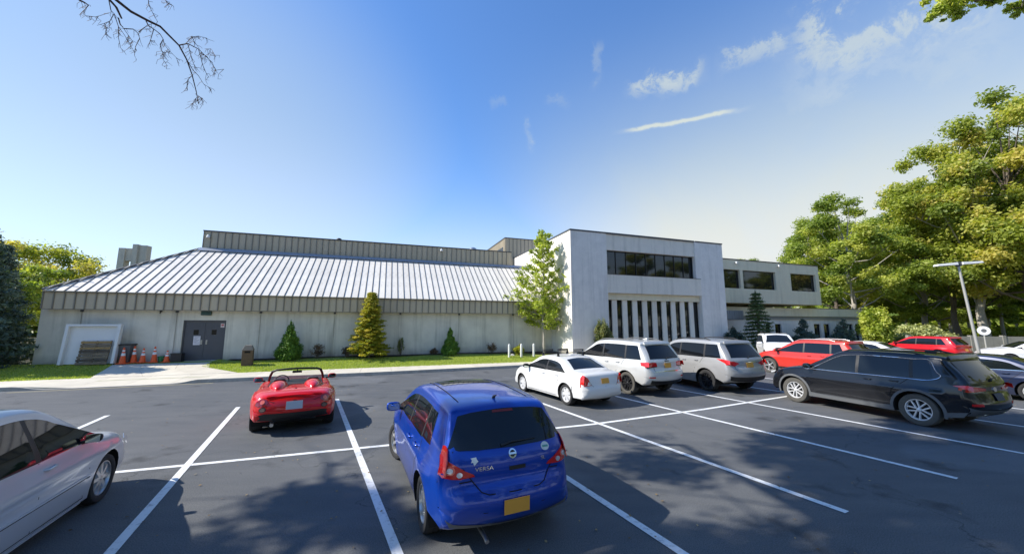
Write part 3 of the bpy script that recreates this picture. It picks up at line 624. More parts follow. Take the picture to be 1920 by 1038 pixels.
# ribbon window: eight panes in one long opening
m_ = MB(); m_.box(15.244,23.616,TV+.30,TV+.42,6.122,6.18); m_.box(15.244,23.616,TV+.30,TV+.42,7.89,7.948); m_.box(15.244,15.30,TV+.30,TV+.42,6.18,7.89); m_.box(23.56,23.616,TV+.30,TV+.42,6.18,7.89)
fr = ub(m_, 'ribbon_window', WFRAME, tw)
N_ = 9; a0, a1 = 15.30, 23.56; wpan = (a1-a0)/N_
for i in range(N_):
    m_ = MB(); x = a0+i*wpan; til = random.Random(i).uniform(-.004,.004)
    m_.hexa([(x+.02,TV+.36,6.18),(x+wpan-.02,TV+.36+til,6.18),(x+wpan-.02,TV+.375+til,6.18),(x+.02,TV+.375,6.18),(x+.02,TV+.36-til,7.89),(x+wpan-.02,TV+.36,7.89),(x+wpan-.02,TV+.375,7.89),(x+.02,TV+.375-til,7.89)])
    m_.build('pane', WGLASS, fr, OFFS[tw.name])
    if i: 
        m_ = MB(); m_.box(x-.02,x+.02,TV+.31,TV+.40,6.181,7.889); m_.build('mullion', WFRAME, fr, OFFS[tw.name])
m_ = MB(); m_.box(15.244,24.05,TV-.05,TV+.29,6.121,6.15); ub(m_, 'window_sill', CAP, tw)
# slit windows and fins
pitch = .908
for i in range(10):
    x = 15.30 + i*pitch
    w_ = .47
    m_ = MB(); m_.box(x+.0,x+w_,TV+.48,TV+.50,.552,4.30); f_ = ub(m_, 'slit_window', WGLASS, tw)
    m_ = MB(); m_.box(x,x+.03,TV+.44,TV+.478,.552,4.298); m_.box(x+w_-.03,x+w_,TV+.44,TV+.478,.552,4.298); m_.box(x+.03,x+w_-.03,TV+.44,TV+.478,1.15,1.19); m_.build('frame', WFRAME, f_, OFFS[tw.name])
    if i < 9:
        m_ = MB(); m_.box(x+w_+.004,x+pitch-.004,TV+.34,TV+.62,.552,4.298); ub(m_, 'fin', TOWERP, tw, bevel=.012)
# wing
wg = uroot('office_wing', 34, 23.7, .3, 'pale two-storey office wing with overhanging upper floor and three square windows', 'building')
G0, G1, GV, GZ0, GZ1 = T1+.003, 41.25, 23.7, 4.42, 8.32
holes = [(28.3,30.4,5.72,7.42),(30.75,35.0,5.72,7.42),(37.1,40.75,5.72,7.42)]
m_ = MB(); wall_boxes(m_, G0, G1, GZ0, GZ1, GV, GV+.3, holes); m_.box(G1-.3,G1,GV+.301,GV+14,GZ0,GZ1); m_.box(G0,G1-.3,GV+.301,GV+6,GZ0,GZ0+.3); m_.box(G0,G1-.3,GV+.301,GV+14,GZ1-.5,GZ1-.3); ub(m_, 'upper_wall', WINGW, wg)
m_ = MB(); m_.box(G0+.04,G1+.04,GV-.04,GV+.3,GZ1+.003,GZ1+.08); m_.box(G1-.3,G1+.04,GV+.3,GV+14,GZ1+.003,GZ1+.08); ub(m_, 'coping', CAP, wg)
for k_, h in enumerate(holes):
    m_ = MB(); m_.box(h[0],h[1],GV+.20,GV+.25,h[2],h[2]+.07); m_.box(h[0],h[1],GV+.20,GV+.25,h[3]-.07,h[3]); m_.box(h[0],h[0]+.07,GV+.20,GV+.25,h[2]+.07,h[3]-.07); m_.box(h[1]-.07,h[1],GV+.20,GV+.25,h[2]+.07,h[3]-.07)
    f_ = ub(m_, 'window', WFRAME, wg); nn = max(1, round((h[1]-h[0])/1.8))
    for i in range(nn):
        x = h[0]+.07+(h[1]-h[0]-.14)*i/nn; x2 = h[0]+.07+(h[1]-h[0]-.14)*(i+1)/nn; m_ = MB(); m_.box(x+.01,x2-.01,GV+.22,GV+.235,h[2]+.07,h[3]-.07); m_.build('pane', WGLASS, f_, OFFS[wg.name])
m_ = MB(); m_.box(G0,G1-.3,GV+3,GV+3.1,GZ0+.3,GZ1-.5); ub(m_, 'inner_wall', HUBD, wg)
for u in (29.9,35.4):
    m_ = MB(); m_.box(u-.03,u+.03,GV-.14,GV-.002,8.08,8.14); hemi(m_, u, GV-.13, 7.96, .08, .9); ub(m_, 'flood_light', LAMPH, wg, smooth=40)
# ground floor: band beam, recessed wall with narrow windows
B1 = 49.5
m_ = MB(); m_.box(G0,B1,GV+.75,GV+1.2,3.30,4.10); m_.box(B1-.3,B1,GV+1.201,GV+12,3.30,4.10); m_.box(G0,B1-.3,GV+1.2,GV+12,3.85,4.05); ub(m_, 'roof_band', WINGW, wg)
m_ = MB(); m_.box(G1+.1,B1+.03,GV+.71,GV+1.2,4.103,4.16); ub(m_, 'band_coping', CAP, wg)
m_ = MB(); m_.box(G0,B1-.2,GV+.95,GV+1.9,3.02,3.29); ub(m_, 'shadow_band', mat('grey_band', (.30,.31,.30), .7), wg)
sl_ = [(34.0,34.62),(35.75,36.4),(42.0,42.75),(43.3,44.0),(45.5,46.05),(46.3,46.6)]
sl_ = [(34.6,35.3),(35.9,36.8),(41.6,42.6),(43.1,44.1),(47.2,47.9),(48.3,49.0)]
m_ = MB(); wall_boxes(m_, G0+1.9, B1-.3, .1, 3.02, GV+1.1, GV+1.4, [(a,b,.5,2.55) for a,b in sl_]); ub(m_, 'lower_wall', TOWERW, wg)
m_ = MB(); wall_boxes(m_, G0, G0+1.9, .1, 3.02, GV+1.1, GV+1.4, [(G0+.5,G0+1.5,.1,2.4)]); ub(m_, 'entrance_wall', WINGW, wg)
m_ = MB(); m_.box(G0+.5,G0+1.5,GV+1.25,GV+1.3,.1,2.4); d_ = ub(m_, 'door', WGLASS, wg)
for a, b in sl_:
    m_ = MB(); m_.box(a,b,GV+1.28,GV+1.30,.5,2.55); f_ = ub(m_, 'window', WGLASS, wg)
    m_ = MB(); m_.box(a,a+.04,GV+1.23,GV+1.278,.5,2.55); m_.box(b-.04,b,GV+1.23,GV+1.278,.5,2.55); m_.build('frame', WFRAME, f_, OFFS[wg.name])
# entrance canopy fascia with vertical slats
m_ = MB(); m_.box(G0,G0+3.6,GV-.1,GV+.6,2.92,2.98); cn = ub(m_, 'entrance_canopy', CLAD, wg)
for i in range(13):
    m_ = MB(); m_.box(G0+.02+.28*i,G0+.26+.28*i,GV-.14,GV-.102,2.95,3.72); m_.build('slat', mat('canopy_slat', (.28,.29,.29), .6), cn, OFFS[wg.name])
# ground in front of the wing
# ------------------------------------------------------------------ concrete chimney far behind the hall
c0 = at(250,505,62)
ch = empty('concrete_chimney', (c0.x,c0.y,0), R_(12), 'tall pale concrete chimney frame rising far behind the hall roof', 'chimney')
m_ = MB(); m_.box(-2.1,-1.15,-.6,.6,0,15.6); m_.box(.0,.75,-.8,.6,0,16.3); m_.build('pier', mat('chimney_concrete', (.50,.46,.38), .85, var=.1, vscale=1, stain=.5), ch)
m_ = MB(); m_.box(-1.15,.0,-.4,.5,13.4,15.6); m_.build('panel', MATS['chimney_concrete'], ch)
m_ = MB(); m_.box(.75,1.9,-.5,.6,0,16.2); m_.build('pier', MATS['chimney_concrete'], ch)

# ------------------------------------------------------------------ things along the hall
# white sheet leaning on the wall
b_ = uroot('white_backboard', -14.1, 25.0, gh(0,25), 'white rimmed panel leaning upright against the hall wall left of the cones', 'panel')
sh = Matrix.Translation((0,25.34,.46)) @ Matrix.Rotation(R_(-6), 4, 'X') @ Matrix.Translation((0,-25.34,-.46))
m_ = MB(); m_.box(-15.02,-13.12,24.86,24.92,.47,2.40,sh); ub(m_, 'sheet', WHITEBOARD, b_)
m_ = MB(); m_.box(-15.14,-15.022,24.70,24.93,.45,2.47,sh); ub(m_, 'side_rim', WHITEBOARD, b_)
m_ = MB(); m_.box(-13.118,-13.0,24.70,24.93,.45,2.47,sh); ub(m_, 'side_rim', WHITEBOARD, b_)
m_ = MB(); m_.box(-15.02,-13.12,24.70,24.858,2.36,2.46,sh); ub(m_, 'top_rim', WHITEBOARD, b_)
p_ = uroot('wooden_pallet', -13.9, 24.30, gh(0,24.5), 'weathered wooden pallet leaning on its edge against the white panel', 'pallet')
sh = Matrix.Translation((0,24.8,.45)) @ Matrix.Rotation(R_(-12), 4, 'X') @ Matrix.Translation((0,-24.8,-.45))
rr = random.Random(8)
for i in range(8):
    z = .46+.152*i; m_ = MB(); wm = mat('honey_wood',(.34,.22,.09),.8,var=.3,vscale=8) if i in (5,7) else (mat('dark_wood',(.09,.07,.05),.85,var=.4,vscale=8) if i in (1,4) else WOOD); m_.box(-14.42+rr.uniform(-.02,.02),-13.24+rr.uniform(-.02,.02),24.60,24.625,z,z+.115,sh); ub(m_, 'plank', wm, p_)
for x in (-14.40,-13.86,-13.32):
    m_ = MB(); m_.box(x,x+.05,24.626,24.71,.46,1.66,sh); ub(m_, 'bearer', WOOD, p_)
# cones
def make_cone(h=.72):
    r = empty('traffic_cone', (0,0,0)); m_ = MB(); m_.box(-.18,.18,-.18,.18,0,.035); m_.build('base', ORANGE, r, bevel=.01)
    prof = [(.135,.036),(.03,h),(.025,h+.005),(.001,h+.006)]; m_ = MB(); m_.lathe(prof, 18); m_.build('cone_body', ORANGE, r, smooth=40)
    for a, b in ((.50,.66),(.76,.85)):
        ra = .135-(.105)*(a*h-.036)/(h-.036)+.003; rb = .135-.105*(b*h-.036)/(h-.036)+.003
        m_ = MB(); m_.lathe([(ra-.003,a*h),(ra,a*h),(rb,b*h),(rb-.003,b*h)], 18); m_.build('reflective_band', REFL, r, smooth=40)
    return r
cone = make_cone()
labs = ['orange traffic cone nearest the kerb, first beside the dark wheeled bin','orange traffic cone half hidden behind the foremost cone','orange traffic cone standing between the bin and a cone pair near doors','orange traffic cone with white collars, second from the hall doors','short orange traffic cone closest to the black crate']
for i, (u, v, sc) in enumerate([(-12.72,24.85,1.15),(-12.40,25.12,1.2),(-11.98,25.0,1.05),(-11.52,25.05,1.15),(-10.98,25.05,.85)]):
    c = cone if i == 0 else copy_tree(cone)
    c.location = uv(u,v,gh(u,v)+.013); c.scale = (1,1,sc); c['label'] = labs[i]; c['category'] = 'traffic cone'; c['group'] = 'traffic cones along the hall wall'
    c.rotation_euler = (0,R_(random.Random(i).uniform(-1,1)),i*.7)
bn = uroot('wheeled_bin', -12.9, 25.2, gh(0,25.2), 'dark grey wheeled bin between the white panel and traffic cones', 'bin')
m_ = MB(); m_.hexa([(-13.0+.06,25.0,.5),(-12.6,25.0,.5),(-12.6,25.4,.5),(-12.94,25.4,.5),(-13.02,24.94,1.42),(-12.52,24.94,1.42),(-12.52,25.46,1.42),(-13.02,25.46,1.42)]); ub(m_, 'body', CLAD, bn, bevel=.02)
m_ = MB(); m_.box(-13.05,-12.49,24.9,25.47,1.422,1.48); ub(m_, 'lid', BLACKP, bn, bevel=.015)
m_ = MB(); m_.tube([(-13.0,25.38,.55),(-12.54,25.38,.55)],.09,12); ub(m_, 'wheel', BLACKP, bn)
gb = uroot('green_bucket', -11.27, 25.25, gh(0,25.2), 'small green bucket tucked behind the last two traffic cones', 'bucket')
m_ = MB(); m_.lathe([(.001,.0),(.12,.0),(.155,.28),(.165,.28),(.165,.30),(.145,.30),(.11,.02)],18,Matrix.Translation((-11.27,25.2,gh(0,25.2)+.012))); ub(m_, 'pail', GREENP, gb, smooth=40)
m_ = MB(); m_.tube([(-11.43,25.2,.77),(-11.42,25.12,.70),(-11.27,25.07,.63),(-11.12,25.12,.70),(-11.11,25.2,.77)],.006,5); ub(m_, 'handle', STEEL, gb)
bc = uroot('black_crate', -10.75, 25.2, gh(0,25.2), 'black plastic crate on the path beside the double doors', 'crate')
m_ = MB(); z = gh(0,25.2)+.013
m_.box(-10.82,-10.34+.0,25.0,25.03,z,z+.42); m_.box(-10.82,-10.34,25.33,25.36,z,z+.42); m_.box(-10.82,-10.79,25.03,25.33,z,z+.42); m_.box(-10.37,-10.34,25.03,25.33,z,z+.42); m_.box(-10.79,-10.37,25.03,25.33,z,z+.03); ub(m_, 'box', BLACKP, bc)
m_ = MB(); m_.box(-10.84,-10.32,24.98,25.38,z+.42,z+.45); ub(m_, 'rim', BLACKP, bc)
# litter bin
lb = uroot('litter_bin', -6.85, 23.6, gh(0,23.6), 'brown square stone-sided litter bin on the lawn edge beside the path', 'bin')
z = gh(0,23.6); q = Matrix.Translation((-6.85,23.6,0)) @ Matrix.Rotation(R_(8),4,'Z')
m_ = MB(); m_.box(-.24,.24,-.24,.24,z-.05,z+.80,q); ub(m_, 'body', BINBR, lb, bevel=.015)
m_ = MB(); m_.hexa([q@Vector(p) for p in [(-.26,-.26,z+.803),(.26,-.26,z+.803),(.26,.26,z+.803),(-.26,.26,z+.803),(-.15,-.15,z+1.06),(.15,-.15,z+1.06),(.15,.15,z+1.06),(-.15,.15,z+1.06)]]); ub(m_, 'lid', BINTOP, lb, bevel=.012)
m_ = MB(); m_.box(-.13,.13,-.249,-.20,z+.66,z+.76,q); ub(m_, 'opening', HUBD, lb)
# bollards
m_ = MB(); m_.lathe([(.001,-.1),(.075,-.1),(.075,.92),(.062,1.0),(.03,1.03),(.001,1.035)],16); bm_ = m_.mesh('bollard', mat('bollard_white', (.72,.72,.69), .6, var=.12, vscale=9), None, 40)
for i, (u, v, lab) in enumerate([(8.1,23.45,'leftmost of three white bollards on the lawn by the kerb'),(8.98,23.45,'middle of three white bollards beside a small pale rock'),(9.92,23.5,'rightmost of three white bollards nearest the white roof-rack sedan')]):
    o = bpy.data.objects.new('bollard', bm_); COL.objects.link(o); o.location = uv(u,v,gh(u,v)-.16 if u > 0 else 0); tag(o, lab, 'bollard', 'white bollards at the lawn end'); o.location.z = .16
def rock(name, loc, s, seed, label):
    bm = bmesh.new(); bmesh.ops.create_icosphere(bm, subdivisions=3, radius=1); r = random.Random(seed)
    for v in bm.verts:
        n = .8+.25*math.sin(v.co.x*3+seed)*math.cos(v.co.y*2.6)+r.uniform(-.04,.04); v.co = Vector((v.co.x*s[0]*n, v.co.y*s[1]*n, max(v.co.z,-.2)*s[2]*n))
    me = bpy.data.meshes.new(name); bm.to_mesh(me); bm.free(); me.materials.append(ROCKM); smooth_angle(me, 50)
    o = bpy.data.objects.new(name, me); COL.objects.link(o); o.location = loc; return tag(o, label, 'rock')
rock('rock', uv(8.55,24.0,.36), (.24,.16,.14), 2, 'small pale rock on the lawn between the left and middle bollards')
# ------------------------------------------------------------------ vehicles
def catmull(P, n=6):
    out = []
    m = len(P)
    for i in range(m-1):
        p0, p1, p2, p3 = P[max(i-1,0)], P[i], P[i+1], P[min(i+2,m-1)]
        d = lambda a, b: max(math.hypot(b[0]-a[0], b[1]-a[1]), 1e-4)**.5
        t0 = 0; t1 = t0+d(p0,p1) if i else -1; t2 = 0
        # centripetal parametrisation
        k01 = d(p0,p1) if i > 0 else d(p1,p2); k12 = d(p1,p2); k23 = d(p2,p3) if i+2 < m else d(p1,p2)
        T0, T1, T2, T3 = 0, k01, k01+k12, k01+k12+k23
        if i == 0: p0 = tuple(2*a-b for a, b in zip(p1,p2))
        if i+2 >= m: p3 = tuple(2*a-b for a, b in zip(p2,p1))
        for k in range(n):
            t = T1+(T2-T1)*k/n
            def L(a, b, ta, tb): return [x*(tb-t)/(tb-ta)+y*(t-ta)/(tb-ta) for x, y in zip(a,b)]
            A1, A2, A3 = L(p0,p1,T0,T1), L(p1,p2,T1,T2), L(p2,p3,T2,T3); B1, B2 = L(A1,A2,T0,T2), L(A2,A3,T1,T3)
            out.append(tuple(L(B1,B2,T1,T2)))
    out.append(tuple(P[-1])); return out
class Car:
    """body = side outline swept across the width: each outline point carries the corner radius and crown of its surface"""
    def __init__(s, name, sp, loc, rz, label, cat, paintm, scale=1):
        s.sp = sp; s.W = sp['W']/2; s.L = sp['L']; s.pm = paintm
        s.root = empty(name, loc, rz, label, cat); s.root.scale = (scale,)*3
        top_ = list(sp['top']); top_[0] = top_[0][:2]+(.03,.02); top_[-1] = top_[-1][:2]+(.03,.02); top_[1] = top_[1][:2]+(.08,.07); top_[-2] = top_[-2][:2]+(.10,.08)
        raw = catmull(top_, 7); P = np.array(raw)                    # x, z, R, c
        s.P = P[:, :2]; s.Rr = P[:, 2]; s.Cc = P[:, 3]; n = len(P)
        T = np.zeros_like(s.P); T[1:-1] = s.P[2:]-s.P[:-2]; T[0] = s.P[1]-s.P[0]; T[-1] = s.P[-1]-s.P[-2]
        T /= np.linalg.norm(T,axis=1)[:,None]+1e-9
        N = np.stack([T[:,1], -T[:,0]],1)                               # outline runs rear -> roof -> front, so inward is to the right
        for _ in range(3): N[1:-1] = (N[:-2]+2*N[1:-1]+N[2:])/4
        N /= np.linalg.norm(N,axis=1)[:,None]; s.N = N
        s.last = s.P + N*(s.Rr+s.Cc)[:,None]
        s.Wl = np.array([s.Y(*q) for q in s.last]); s.imax = int(np.argmax(s.P[:,1]))
        s.shell()
    def Y(s, x, z):
        sp = s.sp; W = s.W; zb, zs = sp['belt'], sp['shoulder']
        e = max(0, (abs(x-sp.get('xm',0)) - (s.L/2-sp.get('tl',1.15)))/sp.get('tl',1.15)); tp = sp.get('taper',.13)*(1.25 if x > 0 else 1)
        y = W - tp*e**2.2
        if z < zs: y -= sp.get('tuck',.09)*((zs-z)/zs)**2
        else: y -= sp.get('tuckup',.05)*min(1,(z-zs)/(zb-zs))**2
        if z > zb: g = z-zb; y -= sp['tumble']*g*(g/(g+.07)) + .0*g
        # bodyside crease and flared arches
        y += .012*math.exp(-((z-sp.get('crease',zs+.12))/.045)**2)*(1 if abs(x) < s.L/2-.5 else 0)*sp.get('cr',1)
        for xa in (sp['xr'], sp['xf']):
            d = math.hypot(x-xa, z-sp['wr']); f = sp.get('flare',.022)
            if z < zb: y += f*math.exp(-((d-(sp['wr']+.06))/.13)**2) if d > sp['wr']+.06 else f
        return y
    def inset(s, i, t):
        R, c, W = s.Rr[i], s.Cc[i], s.Wl[i]; t0 = max(0.0, 1-R/W*1.15)
        f = c*(t**2)
        if t > t0: q = (t-t0)/(1-t0); f += R*(1-math.sqrt(max(0,1-q*q)))
        return f
    def surf(s, fi, t):
        i = int(min(max(fi,0),len(s.P)-1.001)); a = fi-i
        f = s.inset(i,t)*(1-a)+s.inset(i+1,t)*a; p = s.P[i]*(1-a)+s.P[i+1]*a; n = s.N[i]*(1-a)+s.N[i+1]*a; w = s.Wl[i]*(1-a)+s.Wl[i+1]*a
        q = p+n*f; return q[0], w*t, q[1], n
    def shell(s):
        n = len(s.P); ts = [0,.2,.4,.55,.68,.78,.86,.92,.96,.985,1.0]; full = [-t for t in ts[:0:-1]]+ts; m = len(full)
        vs = []; nr = []
        for i in range(n):
            for t in full:
                x, y, z, _ = s.surf(i, abs(t)); vs.append((x, math.copysign(y,t) if t else 0, z))
        G = np.array(vs).reshape(n,m,3); du = np.gradient(G,axis=0); dv = np.gradient(G,axis=1); nn = np.cross(du,dv); nn /= np.linalg.norm(nn,axis=2)[:,:,None]+1e-9
        c = np.array([0,0,.6]); 
        if np.sum(nn[:, m//2]*(G[:, m//2]-c)) < 0: nn = -nn
        # blend the outermost columns to the side-surface normal
        fs = [(i*m+j, (i+1)*m+j, (i+1)*m+j+1, i*m+j+1) for i in range(n-1) for j in range(m-1)]
        vn = [tuple(q) for q in nn.reshape(-1,3)]
        # side polygon with wheel arches
        sp = s.sp; zl = sp['sill']; ra = sp['wr']+sp.get('gap',.055); pts = [tuple(q) for q in s.last]
        bot = []
        xf_end = pts[-1][0]; xr_end = pts[0][0]
        def arch(xa):
            h = sp['wr']-zl; a0 = math.asin(max(-1,min(1,-h/ra))) ; A = []
            for k in range(15):
                a = a0 + (math.pi-2*a0)*k/14; A.append((xa+ra*math.cos(a), sp['wr']+ra*math.sin(a)))
            return A
        af = arch(sp['xf']); ar = arch(sp['xr']); z0, z1 = pts[-1][1], pts[0][1]
        af = [p for p in af if not (p[0] > sp['xf'] and p[1] < z0-.005)]; ar = [p for p in ar if not (p[0] < sp['xr'] and p[1] < z1-.005)]
        bot = af+ar
        poly = pts+bot
        s.poly = poly
        V2, F2 = gridfill(poly, .09, [(xa,sp['wr'],ra*.985) for xa in (sp['xf'],sp['xr'])])
        e = 1e-3
        for sg in (1,-1):
            base = len(vs)
            for (x,z) in V2:
                y = s.Y(x,z); vs.append((x, sg*y, z)); gx = (s.Y(x+e,z)-s.Y(x-e,z))/(2*e); gz_ = (s.Y(x,z+e)-s.Y(x,z-e))/(2*e)
                q = Vector((-gx, 1, -gz_)).normalized(); vn.append((q.x, sg*q.y, q.z))
            for f in F2: fs.append(tuple(base+k for k in (f if sg < 0 else f[::-1])))
        # arch lips turned inward
        k0 = len(vs)
        me = bpy.data.meshes.new('body'); me.from_pydata(vs, [], fs)
        bm = bmesh.new(); bm.from_mesh(me)
        # make the sweep faces agree with their normals
        bm.faces.ensure_lookup_table()
        for f in bm.faces:
            a = Vector((0,0,0))
            for v in f.verts: a += Vector(vn[v.index])
            if f.normal.dot(a) < 0: f.normal_flip()
        bm.to_mesh(me); bm.free()
        me.polygons.foreach_set('use_smooth', [True]*len(me.polygons)); me.materials.append(s.pm)
        me.normals_split_custom_set_from_vertices(vn)
        s.body = bpy.data.objects.new('body', me); COL.objects.link(s.body); s.body.parent = s.root
        # lips and underbody
        lip = MB()
        for xa in (sp['xr'], sp['xf']):
            A = arch(xa)
            for sg in (1,-1):
                n0 = len(lip.v)
                for (x,z) in A: lip.v += [(x, sg*s.Y(x,z), z), (x, sg*(s.Y(x,z)-.05), z+.012 if z > sp['wr'] else z), (x, sg*(s.Y(x,z)-.32), z)]
                for k in range(len(A)-1):
                    for j in range(2): lip.f.append((n0+3*k+j,n0+3*k+3+j,n0+3*k+4+j,n0+3*k+1+j))
        lip.build('wheel_well', HUBD, s.root)['kind'] = 'stuff'
        ub_ = MB(); w = s.W-.26; ub_.box(-s.L/2+.45,s.L/2-.45,-w,w,zl+.02,sp['belt']-.25)
        ub_.box(sp['xr']+ra+.02,sp['xf']-ra-.02,-s.W+.10,s.W-.10,zl-.015,zl+.2)
        ub_.build('underbody', HUBD, s.root)
    def side(s, poly, name, m, off=.004, sides=(1,-1), g=.12, parent=None, skirt=.012, label=None):
        V2, F2 = gridfill(poly, g); res = []
        for sg in sides:
            mb = MB(); mb.v = [(x, sg*(s.Y(x,z)+off), z) for x,z in V2]; mb.f = [tuple(f if sg < 0 else f[::-1]) for f in F2]
            n = len(mb.v); k = len(poly)
            mb.v += [(x, sg*(s.Y(x,z)+off), z) for x,z in poly]+[(x, sg*(s.Y(x,z)+off-skirt), z) for x,z in poly]
            mb.f += [(n+i,n+(i+1)%k,n+k+(i+1)%k,n+k+i) for i in range(k)]
            me = bpy.data.meshes.new(name); me.from_pydata(mb.v, [], mb.f); me.materials.append(m); smooth_angle(me, 40)
            o = bpy.data.objects.new(name, me); COL.objects.link(o); o.parent = parent or s.root; res.append(o)
            if label: o['label'] = label
        return res
    def rf_index(s, z, rear=True):
        zz = s.P[:,1]
        if rear: idx = list(range(0, s.imax+1)); 
        else: idx = list(range(len(s.P)-1, s.imax-1, -1))
        for a, b in zip(idx[:-1], idx[1:]):
            if (zz[a]-z)*(zz[b]-z) <= 0 and zz[a] != zz[b]:
                t = (z-zz[a])/(zz[b]-zz[a]); return a+(b-a)*t
        return idx[0] if z < zz[idx[0]] else idx[-1]
    def endpt(s, y, z, rear=True, off=.004):
        fi = s.rf_index(z, rear); i = int(min(fi,len(s.P)-2)); w = s.Wl[i]*(1-(fi-i))+s.Wl[i+1]*(fi-i)
        x, yy, zz, n = s.surf(fi, min(abs(y)/w, 1)); q = abs(y)/w
        nx, nz = -n[0], -n[1]; side = max(0,(q-.75)/.25)**2
        return Vector((x+nx*off*(1-.3*side), math.copysign(abs(yy)+off*side, y) if abs(y) > w else math.copysign(abs(y)+off*side, y), zz+nz*off))
    def end(s, poly, name, m, rear=True, off=.004, g=.08, parent=None, skirt=.012, label=None):
        V2, F2 = gridfill(poly, g); mb = MB(); mb.v = [tuple(s.endpt(y,z,rear,off)) for y,z in V2]; mb.f = [tuple(f) for f in F2]
        n = len(mb.v); k = len(poly); mb.v += [tuple(s.endpt(y,z,rear,off)) for y,z in poly]+[tuple(s.endpt(y,z,rear,off-skirt)) for y,z in poly]
        mb.f += [(n+i,n+(i+1)%k,n+k+(i+1)%k,n+k+i) for i in range(k)]
        me = bpy.data.meshes.new(name); me.from_pydata(mb.v, [], mb.f); me.materials.append(m)
        bm = bmesh.new(); bm.from_mesh(me); c = Vector((0,0,.7))
        for f in bm.faces:
            if f.index < len(F2) and f.normal.x*(-1 if rear else 1) < 0: f.normal_flip()
        bm.to_mesh(me); bm.free(); smooth_angle(me, 40)
        o = bpy.data.objects.new(name, me); COL.objects.link(o); o.parent = parent or s.root
        if label: o['label'] = label
        return o
    def topz(s, x):
        b = -1
        L = s.last
        for i in range(len(L)-1):
            a, c = L[i], L[i+1]
            if min(a[0],c[0]) <= x <= max(a[0],c[0]) and abs(c[0]-a[0]) > 1e-6: b = max(b, a[1]+(c[1]-a[1])*(x-a[0])/(c[0]-a[0]))
        return b
    def window(s, xa0, xa1, xb0, xb1, zb, name='side_window', m=None, drop=.03, sides=(1,-1), ztop=9, off=.004):
        "rear edge from (xa0, belt) to (xa1, top), front edge from (xb0, belt) to (xb1, top)"
        top = []; n = 9
        for k in range(n):
            x = xa1+(xb1-xa1)*k/(n-1); z = min(s.topz(x)-drop, ztop)
            if z > zb+.015: top.append((x,z))
        poly = [(xa0,zb)]+top+[(xb0,zb+.0)]
        return s.side(poly, name, m or CGLASS, off, sides)
    def seam(s, pts, w=.011, sides=(1,-1), name='door_gap'):
        P = [Vector((a,b)) for a,b in pts]; l = []; r = []
        for i, p in enumerate(P):
            t = (P[min(i+1,len(P)-1)]-P[max(i-1,0)]).normalized(); q = Vector((-t.y,t.x))*w/2; l.append(tuple(p+q)); r.append(tuple(p-q))
        for sg in sides:
            mb = MB(); n = len(l)
            fine = []
            for side_ in (l, r):
                pass
            mb.v = [(x, sg*(s.Y(x,z)+.0015), z) for x,z in l]+[(x, sg*(s.Y(x,z)+.0015), z) for x,z in r]
            mb.f = [(i,i+1,n+i+1,n+i) for i in range(n-1)]; mb.build(name, SEAM, s.root)
    def rseam(s, pts, rear=True, w=.011, name='tailgate_gap', m=None, off=.002):
        P = [Vector(p) for p in pts]; mb = MB(); n = len(P)
        for i, p in enumerate(P):
            t = (P[min(i+1,n-1)]-P[max(i-1,0)]).normalized(); q = Vector((-t.y,t.x))*w/2
            mb.v += [tuple(s.endpt(p.x+q.x,p.y+q.y,rear,off)), tuple(s.endpt(p.x-q.x,p.y-q.y,rear,off))]
        mb.f = [(2*i,2*i+1,2*i+3,2*i+2) for i in range(n-1)]; return mb.build(name, m or SEAM, s.root)
    def handle(s, x, z, m=None, l=.17):
        for sg in (1,-1):
            mb = MB(); y = s.Y(x,z); mb.tube([(x-l/2,sg*(y-.005),z),(x-l/2+.02,sg*(y+.03),z),(x+l/2-.02,sg*(y+.032),z+.004),(x+l/2,sg*(y-.005),z+.004)],[.012,.014,.014,.012],8); mb.build('door_handle', m or s.pm, s.root, smooth=50)
    def mirror(s, x, z, m=None, size=1):
        for sg in (1,-1):
            y = s.Y(x,z); bm = bmesh.new(); bmesh.ops.create_uvsphere(bm, u_segments=16, v_segments=10, radius=1)
            for v in bm.verts:
                c = v.co; q = Vector((math.copysign(abs(c.x)**.7,c.x)*.075*size if c.x > 0 else c.x*.035*size, math.copysign(abs(c.y)**.6,c.y)*.115*size, math.copysign(abs(c.z)**.65,c.z)*.075*size)); v.co = q+Vector((x, sg*(y+.145*size), z+.05))
            me = bpy.data.meshes.new('mirror'); bm.to_mesh(me); bm.free(); me.materials.append(m or s.pm); smooth_angle(me, 60)
            o = bpy.data.objects.new('mirror', me); COL.objects.link(o); o.parent = s.root
            mb = MB(); mb.hexa([(x-.02,sg*(y-.03),z-.02),(x+.06,sg*(y-.03),z-.02),(x+.05,sg*(y+.09),z+.0),(x-.01,sg*(y+.09),z+.0),(x-.02,sg*(y-.03),z+.02),(x+.06,sg*(y-.03),z+.02),(x+.05,sg*(y+.09),z+.04),(x-.01,sg*(y+.09),z+.04)]); mb.build('arm', TRIM, o)
            mb = MB(); mb.box(x-.0375*size,x-.034*size,sg*(y+.05*size) if sg>0 else -(y+.24*size),(y+.24*size) if sg>0 else -(y+.05*size),z+.0,z+.105); mb.build('mirror_glass', mat('mirror_glass', (.5,.55,.5), .03, metal=1), o)
